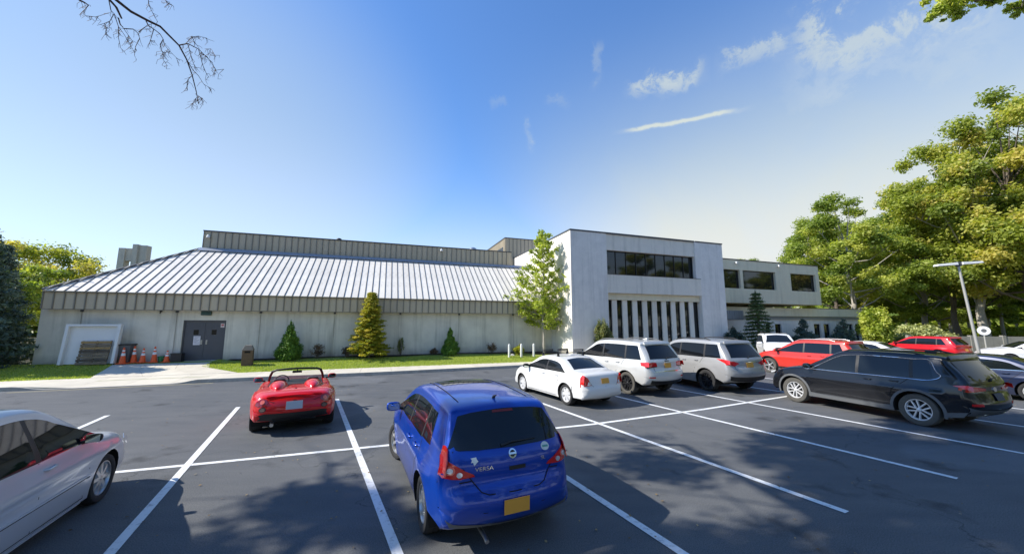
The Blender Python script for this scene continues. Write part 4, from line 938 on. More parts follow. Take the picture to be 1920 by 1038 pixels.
    def wheels(s, style='spoke', n=5, rimm=None, tyre=None, steer=0, width=.215, rimr=None, rear_only=False):
        sp = s.sp; r = sp['wr']; rr_ = rimr or r*.67; rimm = rimm or RIM; tyre = tyre or TYRE
        tm = MB(); h = width/2
        tm.lathe([(rr_,-h*.8),(rr_+.01,-h*.92),(r*.86,-h),(r*.955,-h*.93),(r*.992,-h*.72),(r,-h*.5),(r,-h*.1),(r-.006,-h*.08),(r-.006,h*-.02),(r,0),(r,h*.5),(r*.992,h*.72),(r*.955,h*.93),(r*.86,h),(rr_+.01,h*.92),(rr_,h*.8)], 40, axis='y'); tme = tm.mesh('tyre', tyre, None, 45)
        dm = MB(); dm.lathe([(.001,h*.35),(rr_*.98,h*.35),(rr_*.985,-h*.8)], 28, axis='y'); dme = dm.mesh('wheel', HUBD, None, 40)
        rm = MB(); d = h*.78
        rm.lathe([(rr_*1.0,d*.6),(rr_*1.005,d*1.05),(rr_*.95,d*1.05),(rr_*.89,d*.72),(rr_*.88,d*.3)], 40, axis='y')
        rm.lathe([(.001,d*.98),(rr_*.13,d*.96),(rr_*.19,d*.85),(rr_*.20,d*.45)], 20, axis='y')
        for k in range(n):
            for off_ in ((-.12,.12) if style == 'double' else (0,)):
                a = 2*math.pi*k/n; w0, w1 = (.10,.15) if style == 'double' else ((.16,.13) if style == 'spoke' else (.15,.30))
                if style == 'double': w0, w1 = .07,.075
                M = Matrix.Rotation(a,4,'Y')
                o1 = off_*rr_*1.0; o2 = off_*rr_*1.9
                pts = [(o1-w0*rr_, d*.55, rr_*.14),(o1+w0*rr_, d*.55, rr_*.14),(o2+w1*rr_, d*.45, rr_*.93),(o2-w1*rr_, d*.45, rr_*.93),(o1-w0*rr_*.7, d*.92, rr_*.14),(o1+w0*rr_*.7, d*.92, rr_*.14),(o2+w1*rr_*.75, d*.82, rr_*.93),(o2-w1*rr_*.75, d*.82, rr_*.93)]
                rm.hexa([M@Vector(p) for p in pts])
        rme = rm.mesh('rim', rimm, None, 35)
        for (x, st) in ((sp['xr'],0),(sp['xf'],steer)):
            for sg in (1,-1):
                y = s.W-.02-width/2+sp.get('wy',0)
                w = bpy.data.objects.new('wheel', dme); COL.objects.link(w); w.parent = s.root; w.location = (x, sg*y, r); w.rotation_euler = (0, 0, (0 if sg > 0 else math.pi)+st)
                for nm, me_ in (('tyre',tme),('rim',rme)):
                    o = bpy.data.objects.new(nm, me_); COL.objects.link(o); o.parent = w; o.rotation_euler = (0, x*2.3+sg, 0)
    def cladding(s, m=CLAD, w=.06, rocker=.10):
        sp = s.sp; ra = sp['wr']+sp.get('gap',.055)
        for xa in (sp['xr'], sp['xf']):
            h = sp['wr']-sp['sill']; a0 = math.asin(-h/ra)
            outer = []; inner = []
            for k in range(17):
                a = a0+(math.pi-2*a0)*k/16; inner.append((xa+ra*math.cos(a), sp['wr']+ra*math.sin(a))); outer.append((xa+(ra+w)*math.cos(a), sp['wr']+(ra+w)*math.sin(a)))
            s.side(inner+outer[::-1], 'arch_trim', m, .012, g=.3)
        a, b = sp['xr']+ra+w*.5, sp['xf']-ra-w*.5; z = sp['sill']
        s.side([(a,z),(a,z+rocker),(b,z+rocker),(b,z)], 'sill_trim', m, .014, g=.4)
    def plate(s, z, m, rear=True, w=.30, h=.15, y=0, off=.02):
        pts = [s.endpt(y+sx*w/2, z+sz*h/2, rear, off) for sx, sz in ((-1,-1),(1,-1),(1,1),(-1,1))]
        x = min(p.x for p in pts) if rear else max(p.x for p in pts)
        mb = MB(); tilt = (s.endpt(y,z+h/2,rear,0).x - s.endpt(y,z-h/2,rear,0).x)
        mb.hexa([(x,y-w/2,z-h/2),(x,y+w/2,z-h/2),(x-.006,y+w/2,z-h/2),(x-.006,y-w/2,z-h/2),(x+tilt,y-w/2,z+h/2),(x+tilt,y+w/2,z+h/2),(x+tilt-.006,y+w/2,z+h/2),(x+tilt-.006,y-w/2,z+h/2)])
        return mb.build('licence_plate', m, s.root, bevel=.002)
    def rails(s, m, x0, x1, y=None, gap=.045, r=.017):
        for sg in (1,-1):
            pts = []; y_ = y or s.W-.30
            for k in range(9):
                x = x0+(x1-x0)*k/8; pts.append((x, sg*y_, s.roofz(x,y_)+(gap if 0 < k < 8 else -.01)))
            mb = MB(); mb.tube(pts, r, 8); mb.build('roof_rail', m, s.root, smooth=50)
    def roofz(s, x, y):
        i = int(np.argmin(np.where(s.P[:,1] > s.sp['belt']+.1, abs(s.P[:,0]-x), 9))); X, yy, z, n = s.surf(i, min(abs(y)/s.Wl[i],1)); return z
    def rear_text(s, txt, y, z, size, m, name='lettering'):
        cu = bpy.data.curves.new('t','FONT'); cu.body = txt; cu.size = size; cu.extrude = .001; to = bpy.data.objects.new('t', cu); COL.objects.link(to)
        bpy.context.view_layer.update(); me = bpy.data.meshes.new_from_object(to.evaluated_get(bpy.context.evaluated_depsgraph_get())); bpy.data.objects.remove(to)
        for v in me.vertices:
            q = s.endpt(y-v.co.x*1.25, z+v.co.y, True, .006+v.co.z); v.co = q
        me.materials.clear(); me.materials.append(m); me.name = name; o = bpy.data.objects.new(name, me); COL.objects.link(o); o.parent = s.root; return o
from mathutils.geometry import delaunay_2d_cdt
def gridfill(poly, g, holes=()):
    "triangulates a side-view polygon with evenly spread inner points; winding-number test keeps it robust"
    q = []
    for p in poly:
        if not q or math.hypot(p[0]-q[-1][0], p[1]-q[-1][1]) > 1e-4: q.append((float(p[0]),float(p[1])))
    if math.hypot(q[0][0]-q[-1][0], q[0][1]-q[-1][1]) < 1e-4: q.pop()
    n = len(q); B = []
    for i in range(n):                                             # densify the border
        a, b = q[i], q[(i+1)%n]; k = max(1, int(math.hypot(b[0]-a[0],b[1]-a[1])/g+.5))
        for j in range(k): B.append((a[0]+(b[0]-a[0])*j/k, a[1]+(b[1]-a[1])*j/k))
    Q = np.array(q); Qn = np.roll(Q,-1,0)
    def wind(X):
        w = np.zeros(len(X))
        for (x0,z0),(x1,z1) in zip(Q,Qn):
            d = (x1-x0)*(X[:,1]-z0)-(X[:,0]-x0)*(z1-z0)
            w += ((z0 <= X[:,1]) & (z1 > X[:,1]) & (d > 0)).astype(float) - ((z0 > X[:,1]) & (z1 <= X[:,1]) & (d < 0)).astype(float)
        return w
    xs = np.arange(Q[:,0].min()+g/2, Q[:,0].max(), g); zs = np.arange(Q[:,1].min()+g/2, Q[:,1].max(), g)
    I = []
    if len(xs) and len(zs):
        X, Z = np.meshgrid(xs,zs); X = X+((np.arange(len(zs))%2)*g/2)[:,None]; pts = np.stack([X.ravel(),Z.ravel()],1); w = wind(pts); keep = w != 0
        BB = np.array(B); dd = np.min(np.hypot(pts[:,None,0]-BB[None,:,0], pts[:,None,1]-BB[None,:,1]),1); I = [tuple(p) for p in pts[keep & (dd > g*.45)]]
    vs = [Vector(p) for p in B]+[Vector(p) for p in I]; m = len(B)
    out = delaunay_2d_cdt(vs, [(i,(i+1)%m) for i in range(m)], [], 0, 1e-5)
    V2 = [(v.x,v.y) for v in out[0]]; A = np.array(V2); F = np.array([f for f in out[2]]); c = A[F].mean(1); w = wind(c); ok = w != 0
    for (hx,hz,hr) in holes: ok &= np.hypot(c[:,0]-hx,c[:,1]-hz) > hr
    F = F[ok]; T = A[F]; ar = (T[:,1,0]-T[:,0,0])*(T[:,2,1]-T[:,0,1])-(T[:,2,0]-T[:,0,0])*(T[:,1,1]-T[:,0,1])
    F2 = [tuple(int(k) for k in (f if a_ > 0 else f[::-1])) for f, a_ in zip(F,ar) if abs(a_) > 1e-9]
    # x right, z up, counter-clockwise: normal is -y, as the callers expect
    return V2, F2
def circ(cy, cz, r, n=18, sy=1): return [(cy+sy*r*math.cos(2*math.pi*k/n), cz+r*math.sin(2*math.pi*k/n)) for k in range(n)]

# --- type outlines (x forward from centre, z, corner radius, crown)
HATCH = dict(L=4.30, W=1.74, belt=.97, shoulder=.62, tumble=.40, xr=-1.24, xf=1.36, wr=.315, sill=.20, top=[
 (-1.88,.29,.08,.06),(-2.03,.31,.12,.12),(-2.13,.42,.18,.13),(-2.155,.56,.18,.13),(-2.115,.70,.16,.12),(-2.075,.78,.14,.11),(-2.07,.90,.13,.10),(-2.04,1.02,.12,.09),(-1.93,1.19,.12,.07),(-1.78,1.37,.10,.05),(-1.70,1.46,.08,.04),
 (-1.62,1.495,.08,.035),(-1.2,1.53,.09,.035),(-.6,1.545,.09,.035),(-.05,1.535,.09,.04),(.35,1.48,.09,.05),(.70,1.345,.08,.08),(1.08,1.14,.08,.10),(1.32,1.02,.09,.08),(1.6,.96,.14,.06),(1.88,.86,.18,.08),(2.06,.72,.22,.13),(2.14,.56,.24,.16),(2.13,.40,.22,.15),(2.04,.27,.18,.12),(1.94,.22,.12,.10)])
SEDAN = dict(L=4.60, W=1.78, belt=.97, shoulder=.60, tumble=.40, xr=-1.34, xf=1.36, wr=.32, sill=.19, top=[
 (-2.02,.24,.10,.06),(-2.18,.28,.14,.10),(-2.28,.40,.18,.12),(-2.30,.56,.18,.12),(-2.26,.68,.14,.11),(-2.22,.84,.12,.09),(-2.17,.97,.09,.06),(-2.08,1.03,.08,.04),(-1.80,1.06,.09,.03),(-1.62,1.09,.08,.04),(-1.40,1.19,.08,.06),(-1.05,1.35,.08,.05),(-.82,1.415,.08,.04),
 (-.40,1.455,.08,.035),(.0,1.455,.08,.035),(.34,1.41,.08,.05),(.70,1.27,.08,.08),(1.12,1.06,.08,.10),(1.32,.985,.10,.06),(1.65,.93,.14,.05),(2.0,.82,.18,.08),(2.18,.68,.22,.13),(2.27,.54,.22,.16),(2.26,.40,.2,.15),(2.17,.26,.16,.12),(2.05,.22,.10,.08)])
SUV = dict(L=4.78, W=1.90, belt=1.10, shoulder=.72, tumble=.32, xr=-1.40, xf=1.42, wr=.365, sill=.27, gap=.065, top=[
 (-2.02,.33,.10,.06),(-2.20,.36,.14,.10),(-2.34,.47,.18,.12),(-2.39,.62,.18,.12),(-2.36,.78,.14,.11),(-2.32,.90,.12,.10),(-2.30,1.06,.12,.09),(-2.24,1.18,.11,.07),(-2.10,1.37,.10,.06),(-1.95,1.55,.08,.05),(-1.92,1.63,.07,.04),(-1.85,1.675,.07,.035),
 (-1.4,1.71,.09,.03),(-.8,1.725,.09,.03),(-.1,1.715,.09,.035),(.25,1.66,.09,.05),(.62,1.48,.09,.08),(1.02,1.25,.09,.09),(1.22,1.165,.10,.06),(1.6,1.10,.14,.05),(2.0,.99,.18,.08),(2.22,.84,.22,.12),(2.33,.66,.22,.15),(2.33,.48,.2,.14),(2.22,.34,.15,.11),(2.08,.31,.10,.08)])
def variant(base, sx=1, sz=1, **kw):
    d = dict(base); d['L'] = base['L']*sx; d['xr'] = base['xr']*sx; d['xf'] = base['xf']*sx
    d['top'] = [(p[0]*sx, p[1]*sz, p[2], p[3]) for p in base['top']]; d['belt'] = base['belt']*sz; d['shoulder'] = base['shoulder']*sz
    d.update(kw); return d
def carloc(px_rear_left, head):  # helper kept simple: world xy of the rear-left tyre contact
    return px_rear_left
def place(x, y, head_deg, sp, ref='rl'):
    "world location of the centre given one tyre's ground contact (outer face)"
    a = R_(90-head_deg); f = Vector((math.cos(a), math.sin(a), 0)); l = Vector((-f.y, f.x, 0)); w = sp['W']/2-.08
    dx = {'r': sp['xr'], 'f': sp['xf']}[ref[0]]; dy = {'l': w, 'r': -w}[ref[1]]
    return Vector((x,y,0)) - f*dx - l*dy, a

# 1 ---- blue hatchback
bp_ = paint('blue_paint', (.003,.048,.36), .25, .3)
loc, a = Vector((-.86,6.27,0)), R_(90+24.5)
c = Car('parked_hatchback', HATCH, loc, a, 'blue five-door hatchback in the foreground seen from behind, badges on its tailgate', 'car', bp_, 1.02)
c.wheels('spoke', 6, RIM, steer=.30)
c.end([(-.70,1.16),(-.60,1.115),(-.40,1.09),(0,1.075),(.40,1.09),(.60,1.115),(.70,1.16),(.655,1.24),(.60,1.33),(.555,1.415),(.40,1.43),(0,1.44),(-.40,1.43),(-.555,1.415),(-.60,1.33),(-.655,1.24)], 'rear_window', CGLASS, True, .006)
c.end([(-.14,1.405),(.14,1.405),(.13,1.428),(-.13,1.428)], 'brake_lamp', mat('dark_brake_lamp',(.20,.02,.015),.2), True, .010)
for sg in (1,-1):
    ye = [(sg*y, z) for y, z in [(.44,.84),(.60,.825),(.76,.835),(.84,.86),(.84,1.02),(.83,1.14),(.79,1.15),(.73,1.07),(.65,.985),(.55,.91),(.46,.865)]]
    l = c.end(ye, 'tail_lamp', LAMPR, True, .010)
    c.end([(sg*y,z) for y, z in circ(.70,.925,.052)], 'reflector', LAMPRI, True, .016, parent=l)
    c.end([(sg*y,z) for y, z in circ(.70,.925,.032)], 'bulb', LAMPC, True, .020, parent=l)
    c.end([(sg*y,z) for y, z in circ(.605,.872,.030)], 'bulb', LAMPC, True, .018, parent=l)
c.side([(-1.99,.86),(-1.86,.93),(-1.79,1.04),(-1.78,1.12),(-1.83,1.13),(-1.90,1.10),(-1.96,1.02)], 'tail_lamp_side', LAMPR, .006)
c.window(-1.42,-1.32,-1.02,-1.02,1.03,drop=.035); c.window(-.97,-.97,-.13,-.13,1.01,drop=.03); c.window(-.07,-.07,1.12,.40,1.0,drop=.03)
c.side([(-1.02,1.02),(-1.02,c.topz(-1.02)-.03),(-.97,c.topz(-.97)-.03),(-.97,1.02)], 'pillar', TRIM, .0035); c.side([(-.13,1.01),(-.13,c.topz(-.13)-.03),(-.07,c.topz(-.07)-.03),(-.07,1.01)], 'pillar', TRIM, .0035)
c.seam([(-.10,.24),(-.10,.6),(-.10,.98)]); c.seam([(.90,.27),(.92,.6),(.93,.97)]); c.seam([(-.82,.52),(-.90,.72),(-1.02,.85),(-1.05,1.0)]); c.seam([(-.82,.5),(-.80,.24)])
c.seam([(-.80,.235),(0,.235),(.92,.235)])
c.handle(-.32,.86); c.handle(-1.0+.12,.87) if False else c.handle(-.72+.42*0-.1,.88)
c.mirror(.80,1.0)
c.rseam([(-.66,1.12),(-.56,.92),(-.47,.80),(-.38,.70),(-.30,.665),(0,.655),(.30,.665),(.38,.70),(.47,.80),(.56,.92),(.66,1.12)])
c.rseam([(-.84,.80),(-.6,.795),(-.48,.80)], w=.010); c.rseam([(.84,.80),(.6,.795),(.48,.80)], w=.010)
c.rseam([(-.70,.50),(-.35,.49),(0,.485),(.35,.49),(.70,.50)], w=.007, name='bumper_crease')
c.end([(-.56,.31),(-.70,.32),(-.74,.36),(-.3,.345),(.3,.345),(.74,.36),(.70,.32),(.56,.31)], 'bumper_valance', CLAD, True, .006)
c.end([(-.15,.855),(.05,.855),(.05,.895),(-.15,.895)], 'tailgate_handle', TRIM, True, .006)
c.plate(.525, PLATEO)
em = c.end(circ(0,1.015,.047,20), 'emblem', CHROME, True, .010); c.end(circ(0,1.015,.032,20), 'ring_centre', TRIM, True, .013, parent=em); c.end([(-.042,1.006),(.042,1.006),(.042,1.024),(-.042,1.024)], 'bar', CHROME, True, .016, parent=em)
WHITEDECAL = mat('white_decal', (.68,.72,.70), .5)
c.rear_text('VERSA', .44, .89, .058, CHROME); c.rear_text('SL', -.36, .905, .055, CHROME)
c.end([(.475,.985),(.465,1.01),(.48,1.03),(.42,1.033),(.415,1.01),(.40,.99),(.43,.965),(.445,.95),(.455,.98)][::-1], 'sticker', WHITEDECAL, True, .006)
stk = c.end(circ(-.44,1.04,.045,18,1.25), 'sticker', WHITEDECAL, True, .006); c.end([(-.48,1.03),(-.40,1.03),(-.40,1.05),(-.48,1.05)], 'print', mat('print_green', (.10,.35,.30), .6), True, .008, parent=stk)
m_ = MB(); m_.tube([tuple(c.endpt(.12,1.10,True,.012)),tuple(c.endpt(.0,1.115,True,.03)),tuple(c.endpt(-.32,1.125,True,.014))],[.018,.010,.006],6); m_.build('wiper', TRIM, c.root)
m_ = MB(); m_.tube([(-1.45,0,1.50),(-1.47,0,1.535),(-1.55,0,1.565)],[.028,.018,.006],8); m_.build('antenna', TRIM, c.root, smooth=50)
m_ = MB(); m_.tube([(-1.75,.30,.20),(-2.0,.30,.19),(-2.06,.30,.17)],.024,10); m_.build('exhaust', STEEL, c.root, smooth=50)
m_ = MB()
for sg in (1,-1):
    for xx in np.linspace(-1.5,.25,9): pass
for sg in (1,-1):
    m_ = MB(); pts = [(x,sg*.47,c.roofz(x,.47)+.002) for x in np.linspace(-1.45,.2,10)]; m_.tube(pts,.007,5); m_.build('roof_seam', SEAM, c.root)
sp_ = [(-.9,1.52),(.2,1.52)]
m_ = MB(); n0 = 0
for x in np.linspace(-.42,.24,8):
    for y in np.linspace(-.40,.40,7): m_.v.append((x,y,c.roofz(x,y)+.004))
for i in range(7):
    for j in range(6): m_.f.append((i*7+j,i*7+j+1,(i+1)*7+j+1,(i+1)*7+j))
m_.build('sunroof', CGLASS, c.root, smooth=60)

# 2 ---- red roadster
RD = dict(L=4.10, W=1.81, belt=.86, shoulder=.60, tumble=.5, xr=-1.18, xf=1.24, wr=.325, sill=.17, taper=.17, tl=1.3, flare=.03, tuckup=.10, top=[
 (-1.80,.30,.10,.08),(-1.92,.34,.16,.12),(-2.02,.44,.22,.16),(-2.05,.56,.24,.18),(-2.02,.70,.24,.17),(-1.95,.82,.20,.14),(-1.84,.90,.18,.08),(-1.6,.94,.20,.05),(-1.2,.955,.20,.05),(-.85,.95,.16,.04),(-.6,.93,.12,.03),(-.2,.90,.10,.02),(.2,.90,.10,.02),
 (.55,.93,.10,.04),(.9,.90,.14,.07),(1.3,.84,.18,.08),(1.7,.72,.22,.10),(1.95,.58,.24,.15),(2.03,.45,.22,.16),(2.02,.34,.2,.14),(1.92,.24,.15,.10),(1.80,.20,.1,.08)])
rp = paint('red_paint', (.62,.006,.008), .0, .3)
loc, a = Vector((-6.04,10.40,0)), R_(90+30)
c = Car('parked_roadster', RD, loc, a, 'red open-top roadster with twin humps behind its seats and black windscreen frame', 'car', rp, 1.0)
c.wheels('spoke', 5, RIM, width=.25)
def flat(c, x0, x1, y0, y1, z, name, m, n=8, off=.006):
    mb = MB()
    for x in np.linspace(x0,x1,n):
        for y in np.linspace(y0,y1,n): mb.v.append((x,y,c.decz(x,y)+off))
    mb.f = [(i*n+j,i*n+j+1,(i+1)*n+j+1,(i+1)*n+j) for i in range(n-1) for j in range(n-1)]; return mb.build(name, m, c.root, smooth=60)
def decz(x, y):
    idx = [i for i in range(len(c.P)) if c.P[i,1] > .62]; i = min(idx, key=lambda k: abs(c.P[k,0]-x)); X, yy, z, n = c.surf(i, min(abs(y)/c.Wl[i],1)); return z
c.decz = decz
flat(c,-.55,.55,-.64,.64,0,'cockpit',SEATM)
for sg in (1,-1):
    # hump fairing
    bm = bmesh.new(); bmesh.ops.create_uvsphere(bm, u_segments=20, v_segments=12, radius=1)
    for v in bm.verts:
        q = v.co.copy(); v.co = Vector((-.83+q.x*(.62 if q.x < 0 else .26), sg*.38+q.y*.21*(1-.25*max(-q.x,0)), .925+q.z*.155))
    me = bpy.data.meshes.new('headrest_hump'); bm.to_mesh(me); bm.free(); me.materials.append(rp); smooth_angle(me, 80); o = bpy.data.objects.new('headrest_hump', me); COL.objects.link(o); o.parent = c.root
    m_ = MB(); m_.hexa([(-.62,sg*.38-.23,.70),(-.42,sg*.38-.22,.70),(-.42,sg*.38+.22,.70),(-.62,sg*.38+.23,.70),(-.72,sg*.38-.13,1.10),(-.60,sg*.38-.12,1.12),(-.60,sg*.38+.12,1.12),(-.72,sg*.38+.13,1.10)]); m_.build('seat', SEATM, c.root, bevel=.05, smooth=60)
# windscreen frame and glass
fr_ = [(.86,.70,.88),(.62,.66,1.04),(.40,.60,1.18),(.33,.50,1.225),(.30,.25,1.245),(.295,0,1.25)]
pts = [(x,y,z) for x,y,z in fr_]+[(x,-y,z) for x,y,z in fr_[-2::-1]]
m_ = MB(); m_.tube(pts, [.035]*3+[.028]*5+[.035]*3, 8); m_.build('windscreen_frame', TRIM, c.root, smooth=60)
m_ = MB(); m_.add([(.84,.66,.88),(.84,-.66,.88),(.36,-.56,1.19),(.31,-.25,1.235),(.31,.25,1.235),(.36,.56,1.19)], [(0,1,2,3,4,5)])
cg = bpy.data.materials.new('clear_windscreen'); cg.use_nodes = True; N_, L_ = cg.node_tree.nodes, cg.node_tree.links; N_.clear(); o1 = N_.new('ShaderNodeOutputMaterial'); t1 = N_.new('ShaderNodeBsdfTransparent'); t1.inputs[0].default_value = (.86,.92,.88,1); g1 = N_.new('ShaderNodeBsdfGlossy'); g1.inputs['Roughness'].default_value = .02
f1 = N_.new('ShaderNodeFresnel'); f1.inputs[0].default_value = 1.45; x1 = N_.new('ShaderNodeMixShader'); L_.new(f1.outputs[0], x1.inputs[0]); L_.new(t1.outputs[0], x1.inputs[1]); L_.new(g1.outputs[0], x1.inputs[2]); L_.new(x1.outputs[0], o1.inputs[0])
m_.build('windscreen', cg, c.root)
m_ = MB(); m_.box(.34,.37,-.12,.12,1.12,1.185); m_.tube([(.36,0,1.18),(.33,0,1.235)],.012,6); m_.build('rear_view_mirror', TRIM, c.root, bevel=.01)
m_ = MB(); m_.tube([(.28+.02*math.sin(t),.36+.17*math.cos(t),.93+.15*math.sin(t)) for t in np.linspace(0,2*math.pi,17)],.014,6); m_.build('steering_wheel', TRIM, c.root, smooth=60)
c.mirror(.62,.90,size=.95)
c.seam([(.66,.30),(.68,.6),(.62,.84)]); c.seam([(-.42,.30),(-.44,.6),(-.36,.84)]); c.handle(-.28,.74)
for sg in (1,-1):
    l = c.end([(sg*y,z) for y, z in [(.52,.76),(.62,.71),(.72,.73),(.77,.80),(.74,.86),(.64,.875),(.55,.845)]], 'tail_lamp', mat('dark_red_lamp', (.28,.008,.012), .12, coat=1), True, .012); c.end([(sg*y,z) for y, z in circ(.63,.80,.045)], 'bulb', LAMPRI, True, .018, parent=l)
    l = c.end([(sg*y,z) for y, z in circ(.62,.61,.072)], 'lamp_recess', TRIM, True, .006); c.end([(sg*y,z) for y, z in circ(.62,.61,.052)], 'reverse_lamp', mat('dim_lamp', (.16,.10,.08), .3), True, .012, parent=l)
c.end([(-.70,.325),(-.68,.42),(-.58,.49),(-.3,.505),(.3,.505),(.58,.49),(.68,.42),(.70,.325)], 'diffuser', BLACKP, True, .012)
c.rseam([(-.72,.33),(-.695,.43),(-.59,.505),(-.3,.52),(.3,.52),(.59,.505),(.695,.43),(.72,.33)], name='diffuser_edge', w=.014, m=rp, off=.03)
c.end([(-.56,.868),(.56,.868),(.54,.892),(-.54,.892)], 'boot_lip', rp, True, .035, skirt=.05)
c.end([(-.46,.30),(-.46,.32),(.46,.32),(.46,.30)], 'diffuser_lip', TRIM, True, .03)
c.plate(.665, PLATEG, w=.33, h=.17)
c.rseam([(-.52,.90),(-.50,.80),(-.42,.76),(0,.765),(.42,.76),(.50,.80),(.52,.90)], name='boot_gap', w=.014)
c.rseam([(-.34,.575),(-.26,.545),(.26,.545),(.34,.575)], name='plate_crease', w=.008); c.rseam([(-.80,.50),(-.66,.53),(-.52,.50)], w=.007, name='bumper_crease'); c.rseam([(.80,.50),(.66,.53),(.52,.50)], w=.007, name='bumper_crease')
c.end([(-.11,.85),(.11,.85),(.11,.862),(-.11,.862)], 'brake_lamp', LAMPR, True, .008)
m_ = MB(); m_.tube([(-1.75,.42,.26),(-1.98,.42,.25)],.038,12); m_.build('exhaust', STEEL, c.root, smooth=50)
m_ = MB(); m_.lathe([(.001,.012),(.022,.01),(.028,0)],12,Matrix.Translation((-1.45,0,decz(-1.45,0)))); m_.build('boot_badge', TRIM, c.root)

# 3 ---- white sedan with roof rack
WS = variant(SEDAN, .985, 1.0, W=1.74)
wp = paint('white_paint', (.72,.72,.71), 0, .35)
loc, a = Vector((1.78,13.28,0)), R_(90+29)
c = Car('parked_sedan', WS, loc, a, 'white four-door sedan with black ski carriers on its roof', 'car', wp, 1.0)
c.wheels('cover', 7, RIMW, TYRE, rimr=.225)
def sedan_glass(c, glass=None, by=.98, bp=0):
    g = glass or CGLASS
    k = c.sp['top'][9][0]/-1.62; s_ = c.sp['belt']/.97
    c.window(-1.32*k,-.98*k,-.27*k+bp,-.30*k+bp,by*s_,m=g); c.window(-.19*k+bp,-.24*k+bp,1.14*k,.42*k,by*s_-.01,m=g)
    c.side([(-.27*k+bp,by*s_),(-.30*k+bp,c.topz(-.30*k+bp)-.03),(-.24*k+bp,c.topz(-.24*k+bp)-.03),(-.19*k+bp,by*s_-.01)], 'pillar', TRIM, .0035)
    c.end([(-.64,1.115*s_),(0,1.105*s_),(.64,1.115*s_),(.56,1.24*s_),(.50,1.37*s_),(0,1.385*s_),(-.50,1.37*s_),(-.56,1.24*s_)], 'rear_window', g, True, .005, g=.07)
    c.end([(-.70,1.055*s_),(0,1.02*s_),(.70,1.055*s_),(.60,1.25*s_),(.54,1.385*s_),(0,1.40*s_),(-.54,1.385*s_),(-.60,1.25*s_)], 'windscreen', g, False, .005, g=.07)
    c.seam([(-.24*k+bp,.24),(-.24*k+bp,.6),(-.23*k+bp,.96*s_)]); c.seam([(.90*k,.25),(.92*k,.6),(.92*k,.94*s_)]); c.seam([(-.86*k,.50),(-.95*k,.70),(-1.1*k,.85),(-1.2*k,.97*s_)]); c.seam([(-.86*k,.5),(-.84*k,.23)]); c.seam([(-.84*k,.235),(0,.235),(.92*k,.235)])
    c.handle(-.09*k+bp,.86*s_); c.handle(.62*k,.85*s_) if False else c.handle(-.95*k+.08,.87*s_)
sedan_glass(c); c.mirror(.86,.96,TRIM)
for sg in (1,-1):
    l = c.end([(sg*y,z) for y, z in [(.52,.70),(.80,.69),(.80,.98),(.70,1.0),(.62,.92),(.56,.80)]], 'tail_lamp', LAMPR, True, .010); c.end([(sg*y,z) for y, z in [(.53,.71),(.66,.71),(.62,.80),(.57,.80)]], 'reverse_lamp', LAMPC, True, .016, parent=l)
c.side([(-2.13,.71),(-1.98,.72),(-1.97,.90),(-2.03,.985),(-2.12,.97)], 'tail_lamp_side', LAMPR, .006)
c.rseam([(-.50,.99),(-.52,.72),(-.46,.67),(.46,.67),(.52,.72),(.50,.99)], name='boot_gap'); c.rseam([(-.82,.66),(0,.645),(.82,.66)], name='bumper_gap', w=.012); c.plate(.80, PLATEO)
c.side([(-1.66,.62),(-1.66,.30),(-1.64,.30),(-1.64,.62)], 'bumper_gap', SEAM, .002, skirt=.004)
for x in (-.55,.35):
    m_ = MB(); z = c.roofz(x,.55)+.11
    m_.tube([(x,-.60,z),(x,.60,z)],.016,8)
    for sg in (1,-1): m_.hexa([(x-.04,sg*.50,z-.12),(x+.04,sg*.50,z-.12),(x+.04,sg*.57,z-.14),(x-.04,sg*.57,z-.14),(x-.03,sg*.52,z+.01),(x+.03,sg*.52,z+.01),(x+.03,sg*.56,z+.01),(x-.03,sg*.56,z+.01)])
    m_.build('roof_bar', BLACKP, c.root)
for sg in (1,-1):
    m_ = MB()
    for x in (-.55,.35): m_.box(x-.04,x+.04,sg*.34-.20,sg*.34+.20,c.roofz(x,.3)+.13,c.roofz(x,.3)+.155); m_.box(x-.045,x+.045,sg*.34-.21,sg*.34+.21,c.roofz(x,.3)+.175,c.roofz(x,.3)+.205); m_.box(x-.03,x+.03,sg*.34-.21,sg*.34-.19,c.roofz(x,.3)+.155,c.roofz(x,.3)+.175)
    m_.build('ski_carrier', BLACKP, c.root, bevel=.006)

